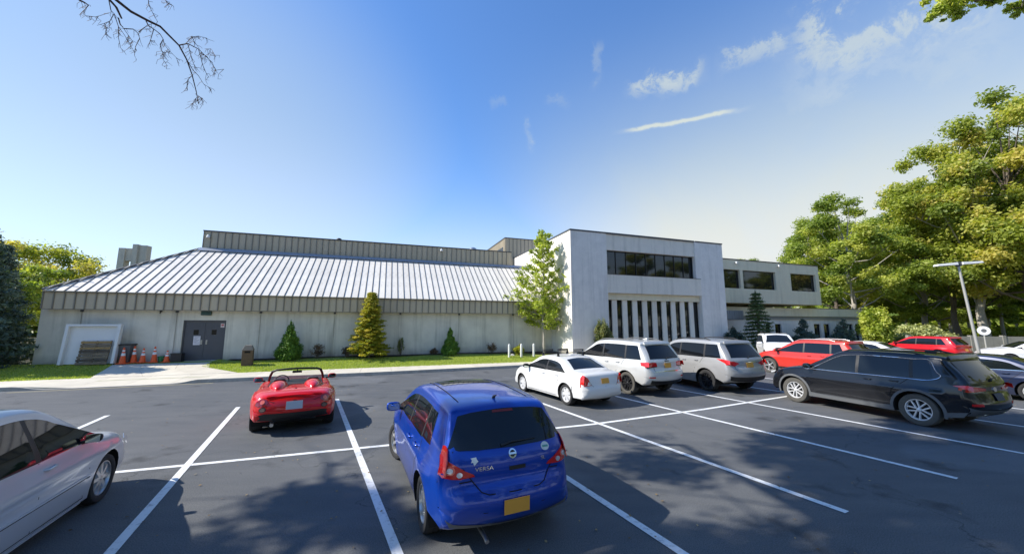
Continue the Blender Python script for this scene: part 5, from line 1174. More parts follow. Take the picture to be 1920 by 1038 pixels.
# 4,5 ---- two silver SUVs
def suv_glass(c, q=(-2.0,-1.82,-1.38,-1.36), glass=None, by=1.11, z=0):
    g = glass or CGLASSB; k = c.sp['L']/4.78; s_ = c.sp['belt']/1.10; b = by*s_
    c.window(q[0]*k,q[1]*k,q[2]*k,q[3]*k,b+.02,m=g); c.window(-1.31*k,-1.29*k,-.28*k,-.28*k,b+.01,m=g); c.window(-.21*k,-.21*k,1.06*k,.33*k,b,m=g)
    c.side([(-.28*k,b),(-.28*k,c.topz(-.28*k)-.03),(-.21*k,c.topz(-.21*k)-.03),(-.21*k,b)], 'pillar', TRIM, .0035)
    c.side([(q[2]*k,b+.01),(q[3]*k,c.topz(q[3]*k)-.035),(-1.29*k,c.topz(-1.29*k)-.035),(-1.31*k,b+.01)], 'pillar', TRIM, .0035)
    c.end([(-.68,1.175*s_),(0,1.15*s_),(.68,1.175*s_),(.62,1.35*s_),(.56,1.56*s_),(0,1.575*s_),(-.56,1.56*s_),(-.62,1.35*s_)], 'rear_window', CGLASSB, True, .006)
    c.end([(-.60,1.59*s_),(.60,1.59*s_),(.60,1.655*s_),(-.60,1.655*s_)], 'spoiler', c.pm, True, .05, skirt=.06)
    c.end([(-.78,1.22*s_),(0,1.19*s_),(.78,1.22*s_),(.66,1.45*s_),(.60,1.62*s_),(0,1.64*s_),(-.60,1.62*s_),(-.66,1.45*s_)], 'windscreen', CGLASS, False, .005)
    c.seam([(-.245*k,.30),(-.245*k,.7),(-.245*k,1.09*s_)]); c.seam([(.93*k,.34),(.95*k,.7),(.93*k,1.07*s_)]); c.seam([(-.90*k,.60),(-.98*k,.80),(-1.20*k,.98),(-1.30*k,1.10*s_)]); c.seam([(-.90*k,.6),(-.87*k,.32)])
    c.handle(-.48*k,.98*s_); c.handle(-1.12*k+.1,1.0*s_)
    m_ = MB(); m_.tube([tuple(c.endpt(0,1.13*s_,True,.014)),tuple(c.endpt(-.05,1.17*s_,True,.03)),tuple(c.endpt(-.38,1.19*s_,True,.014))],[.02,.01,.006],6); m_.build('wiper', TRIM, c.root)
JP = variant(SUV, 1.0, 1.035, W=1.92, tumble=.27)
sp1 = paint('silver_white_paint', (.62,.62,.60), .25, .35)
loc, a = Vector((4.35,15.32,0)), R_(90+28)
c = Car('parked_suv', JP, loc, a, 'pale silver SUV beside the white sedan, tinted windows and mid-grey tailgate', 'suv', sp1, 1.08)
c.wheels('double', 5, RIMD, TYRE_D, width=.24, rimr=.255); suv_glass(c); c.mirror(.92,1.13,TRIM); c.rails(CLAD,-1.5,.2)
for sg in (1,-1):
    l = c.end([(sg*y,z) for y, z in [(.46,.97),(.86,.95),(.87,1.10),(.60,1.11),(.48,1.09)]], 'tail_lamp', LAMPR, True, .010); c.end([(sg*y,z) for y, z in [(.48,.955),(.84,.935),(.84,.955),(.48,.975)]], 'lamp_trim', TRIM, True, .014, parent=l)
c.side([(-2.30,.96),(-2.02,.99),(-1.98,1.09),(-2.28,1.11)], 'tail_lamp_side', LAMPR, .006)
c.rseam([(-.60,1.12),(-.60,.86),(-.54,.82),(.54,.82),(.60,.86),(.60,1.12)]); c.plate(.99, PLATEO); c.end([(-.62,.80),(.62,.80),(.60,.825),(-.60,.825)], 'chrome_strip', CHROME, True, .012)
c.end([(-.70,.38),(.70,.38),(.72,.50),(-.72,.50)], 'lower_bumper', TRIM, True, .008); c.end([(.60,.60),(.80,.60),(.80,.65),(.60,.65)], 'reflector', LAMPR, True, .010); c.end([(-.80,.60),(-.60,.60),(-.60,.65),(-.80,.65)], 'reflector', LAMPR, True, .010)
c.end([(-.10,1.115),(.10,1.115),(.10,1.14),(-.10,1.14)], 'badge', TRIM, True, .012)
m_ = MB()
for sg in (1,): m_.hexa([(-1.55,-.05,1.78),(-1.35,-.05,1.79),(-1.35,.05,1.79),(-1.55,.05,1.78),(-1.53,-.01,1.85),(-1.48,-.01,1.84),(-1.48,.01,1.84),(-1.53,.01,1.85)])
m_.build('antenna', sp1, c.root)
PF = variant(SUV, 1.02, 1.03, W=1.92, tumble=.30)
gp_ = paint('grey_silver_paint', (.38,.38,.38), .35, .35)
loc, a = Vector((7.87,15.96,0)), R_(90+19)
c = Car('parked_suv', PF, loc, a, 'silver-grey SUV with pointed red tail lamps, between the pale silver and red SUVs', 'suv', gp_, 1.09)
c.wheels('double', 5, RIMD, TYRE, width=.24, rimr=.25); suv_glass(c, (-1.98,-1.86,-1.38,-1.36)); c.mirror(.92,1.13); c.rails(TRIM,-1.5,.2)
for sg in (1,-1):
    c.end([(sg*y,z) for y, z in [(.42,1.0),(.62,.93),(.86,.97),(.87,1.10),(.62,1.08)]], 'tail_lamp', LAMPR, True, .010)
c.side([(-2.34,.97),(-2.15,1.02),(-1.86,1.14),(-2.16,1.13),(-2.33,1.10)], 'tail_lamp_side', LAMPR, .006)
c.rseam([(-.62,1.12),(-.62,.86),(-.54,.80),(.54,.80),(.62,.86),(.62,1.12)]); c.plate(.95, PLATEO); c.end([(-.50,1.03),(.50,1.03),(.50,1.05),(-.50,1.05)], 'chrome_strip', CHROME, True, .012)
c.end([(-.78,.40),(.78,.40),(.80,.56),(-.80,.56)], 'lower_bumper', TRIM, True, .008); c.rseam([(-.84,.70),(0,.68),(.84,.70)], name='bumper_gap', w=.012)

# 6 ---- red SUV
RS = variant(SUV, .965, .985, W=1.86, tumble=.36)
rp2 = paint('coral_red_paint', (.60,.03,.018), 0, .35)
loc, a = Vector((15.0,18.55,0)), R_(90+23)
c = Car('parked_suv', RS, loc, a, 'bright red SUV parked nose away behind the black SUV', 'suv', rp2, 1.04)
c.wheels('spoke', 5, RIM, TYRE_D); suv_glass(c, (-1.86,-1.66,-1.38,-1.36), CGLASS); c.mirror(.90,1.10); c.rails(STEEL,-1.4,.2); c.cladding(TRIM, .05)
for sg in (1,-1): c.end([(sg*y,z) for y, z in [(.44,.96),(.86,.92),(.87,1.06),(.60,1.07)]], 'tail_lamp', LAMPR, True, .010)
c.side([(-2.22,.94),(-1.95,1.0),(-1.95,1.05),(-2.2,1.06)], 'tail_lamp_side', LAMPR, .006); c.plate(.80, PLATEO)

# 7 ---- black SUV
DS = variant(SUV, .985, .975, W=1.88, tumble=.36, cr=1.4)
kp = paint('black_blue_paint', (.007,.008,.011), .1, .25)
loc, a = Vector((10.63,11.07,0)), R_(90+18)
c = Car('parked_suv', DS, loc, a, 'glossy black SUV with grey arch trims and silver window surround, nearest on the right', 'suv', kp, 1.06)
c.wheels('double', 5, RIMW, TYRE_D, width=.235, rimr=.24); suv_glass(c, (-1.72,-1.62,-1.38,-1.36), CGLASS); c.mirror(.90,1.10); c.cladding(CLAD, .055, .12); c.rails(TRIM,-1.5,.2,gap=.03)
# bright window surround
k = .985; b = 1.10*.975
path = [(1.10*k,b-.012),(.3,b-.014),(-1.2,b-.004),(-1.62*k,b+.0),(-1.80*k,b+.06),(-1.84*k,b+.12),(-1.76*k,b+.22)]
tp_ = [(x, c.topz(x)-.012) for x in np.linspace(-1.64*k,.40,9)]+[(.7,c.topz(.7)-.012),(.95,c.topz(.95)-.006)]
for sg in (1,-1):
    m_ = MB(); full_ = path+tp_+[(1.10*k,b-.012)]; m_.tube([(x,sg*(c.Y(x,z)+.006),z) for x,z in catmull(full_,4)], .011, 6, cap=False); m_.build('window_surround', CHROME, c.root, smooth=60)
for sg in (1,-1):
    l = c.end([(sg*y,z) for y, z in [(.34,.915),(.80,.90),(.87,.94),(.87,1.02),(.66,1.01),(.34,.96)]], 'tail_lamp', LAMPR, True, .012); c.end([(sg*y,z) for y, z in [(.56,.925),(.74,.925),(.74,.99),(.58,.98)]], 'bulb', LAMPRI, True, .018, parent=l)
    c.end([(sg*y,z) for y, z in [(.58,.60),(.80,.59),(.80,.67),(.60,.665)]], 'fog_lamp', LAMPR, True, .012)
c.side([(-2.28,.92),(-1.98,1.01),(-2.20,1.035),(-2.27,1.02)], 'tail_lamp_side', LAMPR, .006)
c.side([(-2.16,.46),(-1.84,.40),(-1.84,.30),(-2.08,.34)], 'rear_bumper_side', CLAD, .010)
c.end([(-.80,.34),(.80,.34),(.82,.50),(-.82,.50)], 'lower_bumper', CLAD, True, .010); c.end([(-.45,.335),(.45,.335),(.40,.40),(-.40,.40)], 'skid_plate', STEEL, True, .018)
c.rseam([(-.62,1.10),(-.64,.80),(-.54,.72),(.54,.72),(.64,.80),(.62,1.10)]); c.plate(.78, mat('dark_plate', (.05,.06,.09), .5)); c.end(circ(0,.93,.05,16,1.5), 'emblem', CHROME, True, .010)
c.side([(2.02,.83),(2.14,.80),(2.15,.85),(1.95,.90)], 'headlamp', LAMPC, .006)
m_ = MB(); m_.box(-1.45,-1.25,-.02,.02,c.roofz(-1.35,0),c.roofz(-1.35,0)+.05); m_.build('antenna', TRIM, c.root, bevel=.01)

# 8 ---- silver sedan at the left edge
SV = variant(SEDAN, 1.06, 1.0, W=1.86, flare=.012)
SVT = dict(SV); SVT['top'] = [(p[0], p[1] if p[1] < 1.06 else 1.06+(p[1]-1.06)*1.36, p[2], p[3]) for p in SV['top']]
svp = paint('silver_blue_paint', (.58,.60,.64), .2, .35)
loc, a = place(-5.93, 5.50, -26, SVT, 'fr')
c = Car('parked_sedan', SVT, loc, a, 'silver-blue sedan cut off by the left edge of the view', 'car', svp, 1.0)
c.wheels('spoke', 8, RIM, TYRE, steer=0, rimr=.225); sedan_glass(c, CGLASS, bp=.30); c.mirror(.84,.96,TRIM,.72)
c.side([(-.84,.50),(-.84,.515),(1.0,.515),(1.0,.50)], 'side_moulding', svp, .012); c.seam([(-.84,.485),(0,.485),(1.0,.485)], w=.01, name='moulding_gap')
c.side([(-1.40,.985),(-.5,.972),(1.2,.955),(1.2,.966),(-.5,.984),(-1.40,.997)], 'window_trim', CHROME, .005)
c.side([(2.1,.66),(2.2,.60),(2.22,.68),(1.96,.80),(1.92,.74)], 'headlamp', LAMPC, .006)
c.side([(-.84,.19),(-.84,.215),(.92,.215),(.92,.19)], 'sill_trim', svp, .02)

# 9 ---- others further off
def far_sedan(name, x, y, head, pm, label, ref='fl', sc=1.0, rimm=None):
    loc, a = place(x, y, head, SV, ref); c = Car(name, SV, loc, a, label, 'car', pm, sc)
    c.wheels('spoke', 7, rimm or RIMW, TYRE); sedan_glass(c); c.mirror(.88,.96)
    for sg in (1,-1):
        c.end([(sg*y_,z) for y_, z in [(.52,.74),(.82,.72),(.82,.95),(.60,.93)]], 'tail_lamp', LAMPR, True, .010); c.end([(sg*y_,z) for y_, z in [(.50,.62),(.74,.66),(.74,.76),(.52,.70)]], 'headlamp', LAMPC, False, .010)
    c.end([(-.40,.46),(.40,.46),(.44,.62),(-.44,.62)], 'grille', TRIM, False, .008); return c
nav = paint('navy_paint', (.012,.02,.055), .2, .3)
c = far_sedan('parked_sedan', 15.6, 14.6, -27, nav, 'dark navy sedan partly cut off at the right edge behind the black SUV', 'fl', 1.0)
c.side([(-.84,.42),(-.84,.46),(1.0,.46),(1.0,.42)], 'side_moulding', CHROME, .01)
c.side([(-1.36,.985),(-.5,.972),(1.2,.955),(1.2,.972),(-.5,.99),(-1.36,1.003)], 'window_trim', CHROME, .005)
far_sedan('parked_sedan', 31.2, 23.0, -58, paint('clean_white_paint', (.78,.78,.78), 0, .35), 'white sedan at the right edge parked behind the lamp post', 'fl', 1.05)
# red crossover
RX = variant(SUV, 1.0, .97, W=1.9, tumble=.38)
loc, a = Vector((30.3,27.2,0)), R_(90+14); rp3 = paint('deep_red_paint', (.55,.010,.018), .0, .3)
c = Car('parked_crossover', RX, loc, a, 'deep red crossover with sloping tail parked left of the lamp post', 'suv', rp3, 1.0)
c.wheels('spoke', 5, RIM, TYRE); suv_glass(c, (-1.82,-1.55,-1.38,-1.34), CGLASS); c.mirror(.9,1.1)
for sg in (1,-1): c.end([(sg*y,z) for y, z in [(.34,.96),(.86,.92),(.87,1.06),(.60,1.07)]], 'tail_lamp', LAMPR, True, .010)
c.side([(-2.28,.94),(-1.8,1.06),(-2.2,1.06)], 'tail_lamp_side', LAMPR, .006); c.plate(.78, PLATEO)
# grey car and white SUV in front of the wing
far_sedan('parked_sedan', 17.3, 22.3, -27, paint('mid_grey_paint', (.20,.22,.25), .3, .35), 'grey sedan mostly hidden between the white SUV and the red SUV', 'fl', 1.0)
far_sedan('parked_sedan', 21.4, 24.9, -27, MATS['clean_white_paint'], 'white sedan hidden behind the red SUV with only its roof showing', 'fl', 1.0)
WX = variant(SUV, 1.0, 1.08, W=1.94, tumble=.24)
c = Car('parked_suv', WX, (18.9,26.2,0), R_(90+155), 'tall white SUV facing the camera in front of the office wing entrance', 'suv', MATS['clean_white_paint'], 1.0)
c.wheels('spoke', 6, RIM, TYRE); suv_glass(c, (-2.0,-1.86,-1.38,-1.36), CGLASS); c.mirror(.92,1.16,size=1.3); c.rails(CLAD,-1.5,.2)
for sg in (1,-1): c.end([(sg*y,z) for y, z in [(.55,.82),(.85,.84),(.85,.98),(.58,.95)]], 'headlamp', LAMPC, False, .012)
c.end([(-.45,.80),(.45,.80),(.48,.99),(-.48,.99)], 'grille', TRIM, False, .012)
# ------------------------------------------------------------------ vegetation
LEAF_OAK = leafmat('oak_leaves', (.12,.18,.03), (.30,.36,.06), (.48,.48,.11), .44, .5)
LEAF_OAK2 = leafmat('autumn_oak_leaves', (.16,.21,.035), (.37,.40,.07), (.55,.46,.13), .44, .5)
LEAF_LIME = leafmat('lime_leaves', (.18,.24,.03), (.40,.46,.07), (.60,.58,.16), .42, .45)
LEAF_GOLD = leafmat('golden_foliage', (.15,.20,.018), (.42,.38,.03), (.70,.52,.08), .28, .6)
LEAF_SPRUCE = leafmat('dwarf_spruce_needles', (.06,.14,.02), (.15,.28,.035), (.24,.38,.06), .15, .6)
LEAF_DARK = leafmat('dark_needles', (.05,.085,.075), (.10,.15,.12), (.16,.21,.14), .18, .6)
LEAF_BUSH = leafmat('bush_leaves', (.06,.09,.028), (.16,.19,.06), (.30,.29,.12), .28, .5)
LEAF_RED = leafmat('reddish_leaves', (.08,.055,.04), (.16,.10,.06), (.22,.15,.09), .2, .6)
LEAF_PALE = leafmat('pale_hedge_leaves', (.16,.20,.06), (.36,.38,.14), (.55,.56,.28), .25, .5)
LEAF_YEL = leafmat('yellow_leaves', (.13,.18,.02), (.38,.38,.04), (.58,.52,.08), .35, .5)
def leaves(C, n, size, seed, tint, up=.5, aspect=.6, shell=None, drop=0.0):
    """C: list of (center, radii(3), tint offset). returns verts (4n,3), tint (4n)"""
    r = np.random.RandomState(seed); out = []; ti = []
    w = np.array([c[1][0]*c[1][1]*c[1][2] for c in C])**.6; w /= w.sum(); cnt = np.maximum((w*n).astype(int), 3)
    for (c, rad, t), k in zip(C, cnt):
        d = r.normal(size=(k,3)); d /= np.linalg.norm(d,axis=1)[:,None]
        rr = (r.rand(k)**.45)[:,None]; p = d*rr*np.array(rad)*(1+.22*r.normal(size=(k,1)))+np.array(c)
        nrm_ = d*.6+r.normal(size=(k,3))*.55; nrm_[:,2] += up; nrm_ /= np.linalg.norm(nrm_,axis=1)[:,None]
        a = r.normal(size=(k,3)); a[:,2] -= drop; a -= nrm_*np.sum(a*nrm_,1)[:,None]; a /= np.linalg.norm(a,axis=1)[:,None]; b = np.cross(nrm_,a)
        s = (size*(.6+.8*r.rand(k)))[:,None]
        q = np.stack([p-a*s, p+b*s*aspect+nrm_*s*.12, p+a*s, p-b*s*aspect+nrm_*s*.12],1); out.append(q.reshape(-1,3)); ti.append(np.repeat(t+tint*(r.rand(k)-.5),4))
    return np.concatenate(out), np.concatenate(ti)
def leafmesh(name, V_, T_, material):
    n = len(V_)//4; me = bpy.data.meshes.new(name); me.vertices.add(4*n); me.vertices.foreach_set('co', V_.astype('f').ravel()); me.loops.add(4*n); me.loops.foreach_set('vertex_index', np.arange(4*n)); me.polygons.add(n)
    me.polygons.foreach_set('loop_start', np.arange(0,4*n,4)); a = me.attributes.new('tint','FLOAT','POINT'); a.data.foreach_set('value', T_.astype('f')); me.update(); me.materials.append(material); return me
def broadleaf(seed, h=20, cr=6.5, cz0=.28, nl=42000, leaf=.20, clumps=70, lean=0):
    "trunk mesh and crown mesh of a broadleaved tree of height h, crown radius cr"
    r = random.Random(seed); tb = MB(); tips = []
    top = Vector((lean, r.uniform(-.5,.5), h*.62)); path = [Vector((0,0,-.3)), Vector((.05,.0,h*.06))]
    for k in range(1,7): t = k/6; path.append(Vector((top.x*t+r.uniform(-.25,.25), top.y*t+r.uniform(-.25,.25), h*.06+(h*.60)*t)))
    R0 = h*.0125+.05; rad = [R0*1.5,R0*1.1]+[R0*(1-.72*k/6) for k in range(1,7)]; tb.tube(path, rad, 10)
    C = []
    nb = 20
    for b in range(nb):
        t = .30+.68*b/nb; i = min(int(t*7), 6); p0 = path[i].lerp(path[min(i+1,7)], t*7-i) if i < 7 else path[7]
        a = b*2.399+r.uniform(-.4,.4); z = p0.z; tt = (z/h-cz0)/(1-cz0)
        reach = cr*(.55+.5*math.sin(math.pi*min(max(.25+tt*.75,0),1)))*r.uniform(.75,1.1)
        end = Vector((math.cos(a)*reach, math.sin(a)*reach, z+r.uniform(.04,.24)*h)); end.z = min(end.z, h*.96)
        mid_ = p0.lerp(end,.5)+Vector((0,0,-.05*h*r.random())); br = [R0*.42*(1-t*.6),R0*.26*(1-t*.5),R0*.08]
        tb.tube([p0,mid_,end],br,6); tips.append(end)
        for s_ in range(3):
            q = mid_.lerp(end, r.uniform(.2,.8)); e2 = q+Vector((r.uniform(-1,1),r.uniform(-1,1),r.uniform(-.1,.9)))*cr*.32; tb.tube([q,q.lerp(e2,.5)+Vector((0,0,.1)),e2],[R0*.12,R0*.08,R0*.03],4); tips.append(e2)
    for k in range(9):
        e = top+Vector((r.uniform(-1,1)*cr*.5, r.uniform(-1,1)*cr*.5, h*.18+r.random()*h*.16)); tb.tube([top,top.lerp(e,.5)+Vector((.1,.1,0)),e],[R0*.25,R0*.15,R0*.04],5); tips.append(e)
    for t_ in tips:
        s = cr*r.uniform(.12,.23); tt = r.uniform(.1,.9); C.append((tuple(t_), (s*1.1,s*1.1,s*.75), tt))
    while len(C) < clumps:
        t_ = r.choice(tips); q = t_+Vector((r.gauss(0,1),r.gauss(0,1),r.gauss(0,.7)))*cr*.2
        s = cr*r.uniform(.09,.19); C.append((tuple(q), (s*1.15,s*1.15,s*.8), r.uniform(.1,.9)))
    V_, T_ = leaves(C, nl, leaf, seed, .4)
    return tb, V_, T_
def mk_tree(name, tb, V_, T_, lm, bark, loc, label, cat, rz=0, sc=(1,1,1), group=None):
    r = empty(name, loc, rz, label, cat, group); r.scale = sc
    tm = tb.mesh('trunk', bark, None, 50) if isinstance(tb, MB) else tb
    o = bpy.data.objects.new('trunk', tm); COL.objects.link(o); o.parent = r
    cm = V_ if not isinstance(V_, np.ndarray) else leafmesh('crown', V_, T_, lm)
    o = bpy.data.objects.new('crown', cm); COL.objects.link(o); o.parent = r; return r, tm, cm

# wood edge on the right -------------------------------------------------
variants = []
for sd, lm, bk in ((11,LEAF_OAK,BARK),(12,LEAF_OAK2,BARKL),(13,LEAF_OAK,BARKL),(14,LEAF_OAK2,BARK)):
    tb, V_, T_ = broadleaf(sd, 20, 5.2, .16, 58000, .125, 120); variants.append((tb.mesh('trunk', bk, None, 50), leafmesh('crown', V_, T_, lm)))
def vt(i, px, Y, top, label, rz=0, wide=1.0, group='trees at the edge of the wood', zrel=None):
    "tree whose top reaches photo row `top` at column px"
    p = at(px, 608, Y); h = at(px, top, Y).z; s = h/20
    tm, cm = variants[i]; r = empty('oak_tree', (p.x,p.y,0), rz, label, 'tree', group); r.scale = (s*wide,s*wide,s)
    for n_, m_ in (('trunk',tm),('crown',cm)): o = bpy.data.objects.new(n_, m_); COL.objects.link(o); o.parent = r
    return r
vt(2,1600,41,360,'broad oak with pale forked trunk directly behind the right end of the office wing',.5,1.12)
vt(0,1572,50,388,'dark green oak rising just right of the wing upper floor',2.0,1.0)
vt(1,1845,38,236,'tall rust-tipped oak standing left of the lamp post',1.0,1.0)
vt(3,1950,35,180,'tallest rust-tipped oak, behind the lamp head on the right',3.4,1.0)
vt(1,2075,34,150,'tall oak cut off by the right edge of the view',5.1,1.0)
vt(2,1735,46,352,'oak seen between the forked oak and the tall rust-tipped oak',.2,1.0)
vt(3,2000,45,215,'oak in the second row at the right edge of the view',1.9,1.0)
vt(1,1385,88,486,'small distant crown beside the white block edge over the wing roof',2.2,1.0)
vt(2,1425,80,482,'low distant tree crown peeking over the left part of the wing roof',.9,1.1)
vt(3,1575,60,415,'oak far back filling the gap behind the pale forked trunk',5.6,1.1)
vt(0,1735,60,385,'third-row oak deep in the wood left of the lamp post',5.9,1.1)
vt(1,1850,56,330,'third-row oak deep in the wood right of the lamp post',3.0,1.1)
vt(0,1795,41,330,'lower oak with drooping limbs just left of the lamp head',1.1,.95)
vt(2,1650,62,400,'third-row oak deep in the wood behind the yellow-green small tree',3.9,1.1)
# thin understorey trunks and low growth in the wood
rr = random.Random(21)
us_cells = [(1660,58),(1700,62),(1735,50),(1780,55),(1815,60),(1850,56),(1880,48),(1905,60),(1760,64),(1935,52)]
ub_t = MB(); ub_t.tube([(0,0,-.2),(.1,0,2.5),(-.1,.1,5.5),(.15,.1,9)],[.20,.16,.13,.07],8); ub_t.tube([(0,0,4),(.8,.3,5.6),(1.5,.6,7.5)],[.08,.05,.02],5)
C_ = [((rr.gauss(0,1.3),rr.gauss(0,1.3),rr.uniform(3.5,9)),(1.0,1.0,.5),rr.uniform(.1,.6)) for _ in range(26)]
uV, uT = leaves(C_, 9000, .16, 77, .35); utm = ub_t.mesh('trunk', BARKL, None, 50); ucm = leafmesh('crown', uV, uT, LEAF_OAK)
und = ['left of the rust-tipped oak','behind the left oak trunks','before the dark wood left of the lamp post','just left of the lamp pole','just right of the lamp pole','behind the round sign','in the gap right of the round sign','near the right edge deep in the wood','behind the clipped pale hedge','at the right edge before the wood']
for i, ((px, Y), l) in enumerate(zip(us_cells, und)):
    p = at(px,608,Y); r = empty('slender_tree', (p.x,p.y,0), rr.random()*6, 'slender pale understorey tree '+l, 'tree', 'slender trees inside the wood'); r.scale = (1,1,rr.uniform(.8,1.15))
    for n_, m_ in (('trunk',utm),('crown',ucm)): o = bpy.data.objects.new(n_, m_); COL.objects.link(o); o.parent = r
def bush(name, loc, dims, n, leaf, lm, label, cat='shrub', seed=1, shape='round', group=None, stems=True, clumps=26, lumps=.28, core=True):
    "foliage filling an ellipsoid or cone of half-widths dims[0], dims[1] and height dims[2]"
    r = random.Random(seed); C = []; w, d, h = dims
    for k in range(clumps):
        if shape == 'cone':
            z = 1-(1-r.random())**.5; rad = (1-z)*.92+.05 if z > .10 else .8; a = r.random()*6.283; q = rad*r.uniform(.45,.88)*(1+.12*math.sin(3*a+seed)+.10*math.sin(7*z*3+seed))
            C.append(((w*q*math.cos(a), d*q*math.sin(a), h*(.04+z*.9)), (w*lumps*(1.15-z*.75),d*lumps*(1.15-z*.75),h*.10*(1.2-z*.6)), r.uniform(.2,.8)))
        else:
            v = Vector((r.gauss(0,1),r.gauss(0,1),r.gauss(0,1))).normalized()*r.uniform(.35,.78)
            C.append(((w*v.x,d*v.y,h*(.5+.46*v.z)), (w*lumps,d*lumps,h*lumps*.55), r.uniform(.15,.85)))
    if shape == 'cone': C.append(((0,0,h*.90),(w*.07,w*.07,h*.06),.6)); C.append(((0,0,h*.80),(w*.16,w*.16,h*.09),.5))
    V_, T_ = leaves(C, n, leaf, seed, .35, up=.35)
    V_[:,2] = np.maximum(V_[:,2], .01)
    root = empty(name, loc, r.random()*6, label, cat, group); o = bpy.data.objects.new('foliage', leafmesh('foliage', V_, T_, lm)); COL.objects.link(o); o.parent = root
    m_ = MB()
    for k in range(5): a = k*1.3; m_.tube([(0,0,-.1),(w*.2*math.cos(a),d*.2*math.sin(a),h*.3),(w*.4*math.cos(a),d*.4*math.sin(a),h*(.62 if shape != 'cone' else .35))],[.03*h,.018*h,.006*h],5)
    if shape == 'cone': m_.tube([(0,0,-.1),(0,0,h*.85)],[.03*h,.006*h],6)
    m_.build('stem', BARK, root); return root
def G(u, v): p = uv(u,v,gh(u,v)); return (p.x,p.y,p.z)
bush('dwarf_spruce', G(-5.15,24.75), (.76,.76,2.4), 38000, .040, LEAF_SPRUCE, 'larger bright green cone-shaped dwarf spruce between the litter bin and the golden cypress', 'conifer', 3, 'cone', clumps=120, lumps=.26, group='dwarf spruces')
bush('dwarf_spruce', G(4.35,24.9), (.66,.66,1.9), 30000, .038, LEAF_SPRUCE, 'smaller cone-shaped dwarf spruce right of the golden cypress', 'conifer', 5, 'cone', clumps=100, lumps=.26, group='dwarf spruces')
# golden cypress: ragged whorls of flat sprays
def golden(loc, h, w):
    r = random.Random(9); C = []; tb = MB(); tb.tube([(0,0,-.1),(.03,0,h*.5),(0,.02,h*.98)],[.09,.06,.012],8)
    for k in range(210):
        z = (k/210)**.95; a = k*2.399; rad = w*(1-z)**.9*r.uniform(.42,1.22)+.06
        x, y = rad*math.cos(a), rad*math.sin(a); zz = h*(.04+.95*z); tb.tube([(0,0,zz-.15),(x*.9,y*.9,zz+.02)],[.014,.004],3)
        for s_ in (.5,.8,1.0): C.append(((x*s_,y*s_,zz+.06*s_),(.21,.21,.07),r.uniform(.15,.55)+.35*s_*(r.random() > .35)))
    V_, T_ = leaves(C, 46000, .050, 5, .3, up=.7, aspect=.45); V_[:,2] = np.maximum(V_[:,2], .01)
    return mk_tree('golden_cypress', tb, V_, T_, LEAF_GOLD, BARK, loc, 'ragged golden-yellow cypress standing against the middle of the hall wall', 'conifer')
golden(G(-.75,24.6), 4.05, 1.2)
for (u, v, w, h, lm, lab, sd) in [(-3.7,25.0,.48,1.0,LEAF_RED,'sparse brown twiggy shrub right of the larger dwarf spruce',31),(-2.1,25.05,.36,.75,LEAF_RED,'small reddish shrub just left of the golden cypress',32),(1.15,25.05,.26,1.35,LEAF_BUSH,'thin upright dark green shrub right of the golden cypress',34),(3.3,25.1,.34,.5,LEAF_RED,'low brown shrub left of the smaller dwarf spruce',35),(7.3,24.9,.42,.85,LEAF_RED,'sparse reddish shrub left of the bollards against the wall',36)]:
    bush('shrub', G(u,v), (w,w,h), 1000, .032, lm, lab, 'shrub', sd, group='small shrubs along the hall wall', clumps=26, lumps=.3)
bush('shrub', G(9.05,24.15), (.50,.40,.80), 2600, .05, LEAF_YEL, 'yellow-green low shrub behind the middle bollard', 'shrub', 37, clumps=22)
# young tree beside the tower
def young():
    r = random.Random(4); tb = MB(); h = 8.95; tb.tube([(0,0,-.1),(.03,.02,1.2),(-.04,.03,3),(.06,-.02,5.5),(0,.05,h*.97)],[.11,.085,.07,.05,.012],8); C = []
    for k in range(64):
        z = 1.7+(h-1.9)*(k/64); a = k*2.399+r.uniform(-.3,.3); t = (z-1.7)/(h-1.7); reach = (2.35*(1-t)**.75*(.75+.25*min(1,t*6))+.22)*r.uniform(.42,1.25)
        e = Vector((math.cos(a)*reach, math.sin(a)*reach, z+reach*.55)); tb.tube([(0,0,z),(e.x*.5,e.y*.5,z+reach*.2),tuple(e)],[.028*(1-t*.6),.016,.005],5)
        for s_ in (.35,.6,.85,1.0):
            q = Vector((e.x*s_,e.y*s_,z+(e.z-z)*s_)); rr_ = r.uniform(.20,.36)*(1.1-.5*t); C.append((tuple(q+Vector((r.uniform(-.1,.1),r.uniform(-.1,.1),0))),(rr_*1.2,rr_*1.2,rr_*.75),r.uniform(.2,.8)))
    V_, T_ = leaves(C, 10500, .085, 8, .35, up=.4); return mk_tree('young_tree', tb, V_, T_, LEAF_LIME, BARKL, G(11.0,24.2), 'slim young lime-green tree in front of the white office block side wall', 'tree')
young()
bush('shrub', G(14.3,21.5), (.78,.62,2.9), 12000, .055, LEAF_BUSH, 'tall rounded olive shrub against the white brick pier left of the slit windows', 'shrub', 41, clumps=60, lumps=.24)
bush('shrub', G(25.9,21.2), (.85,.7,2.35), 5000, .06, leafmat('blue_leaves',(.02,.045,.035),(.05,.085,.07),(.09,.13,.10),.15,.6), 'blue-green rounded shrub at the right pier of the white block', 'shrub', 42, clumps=40)
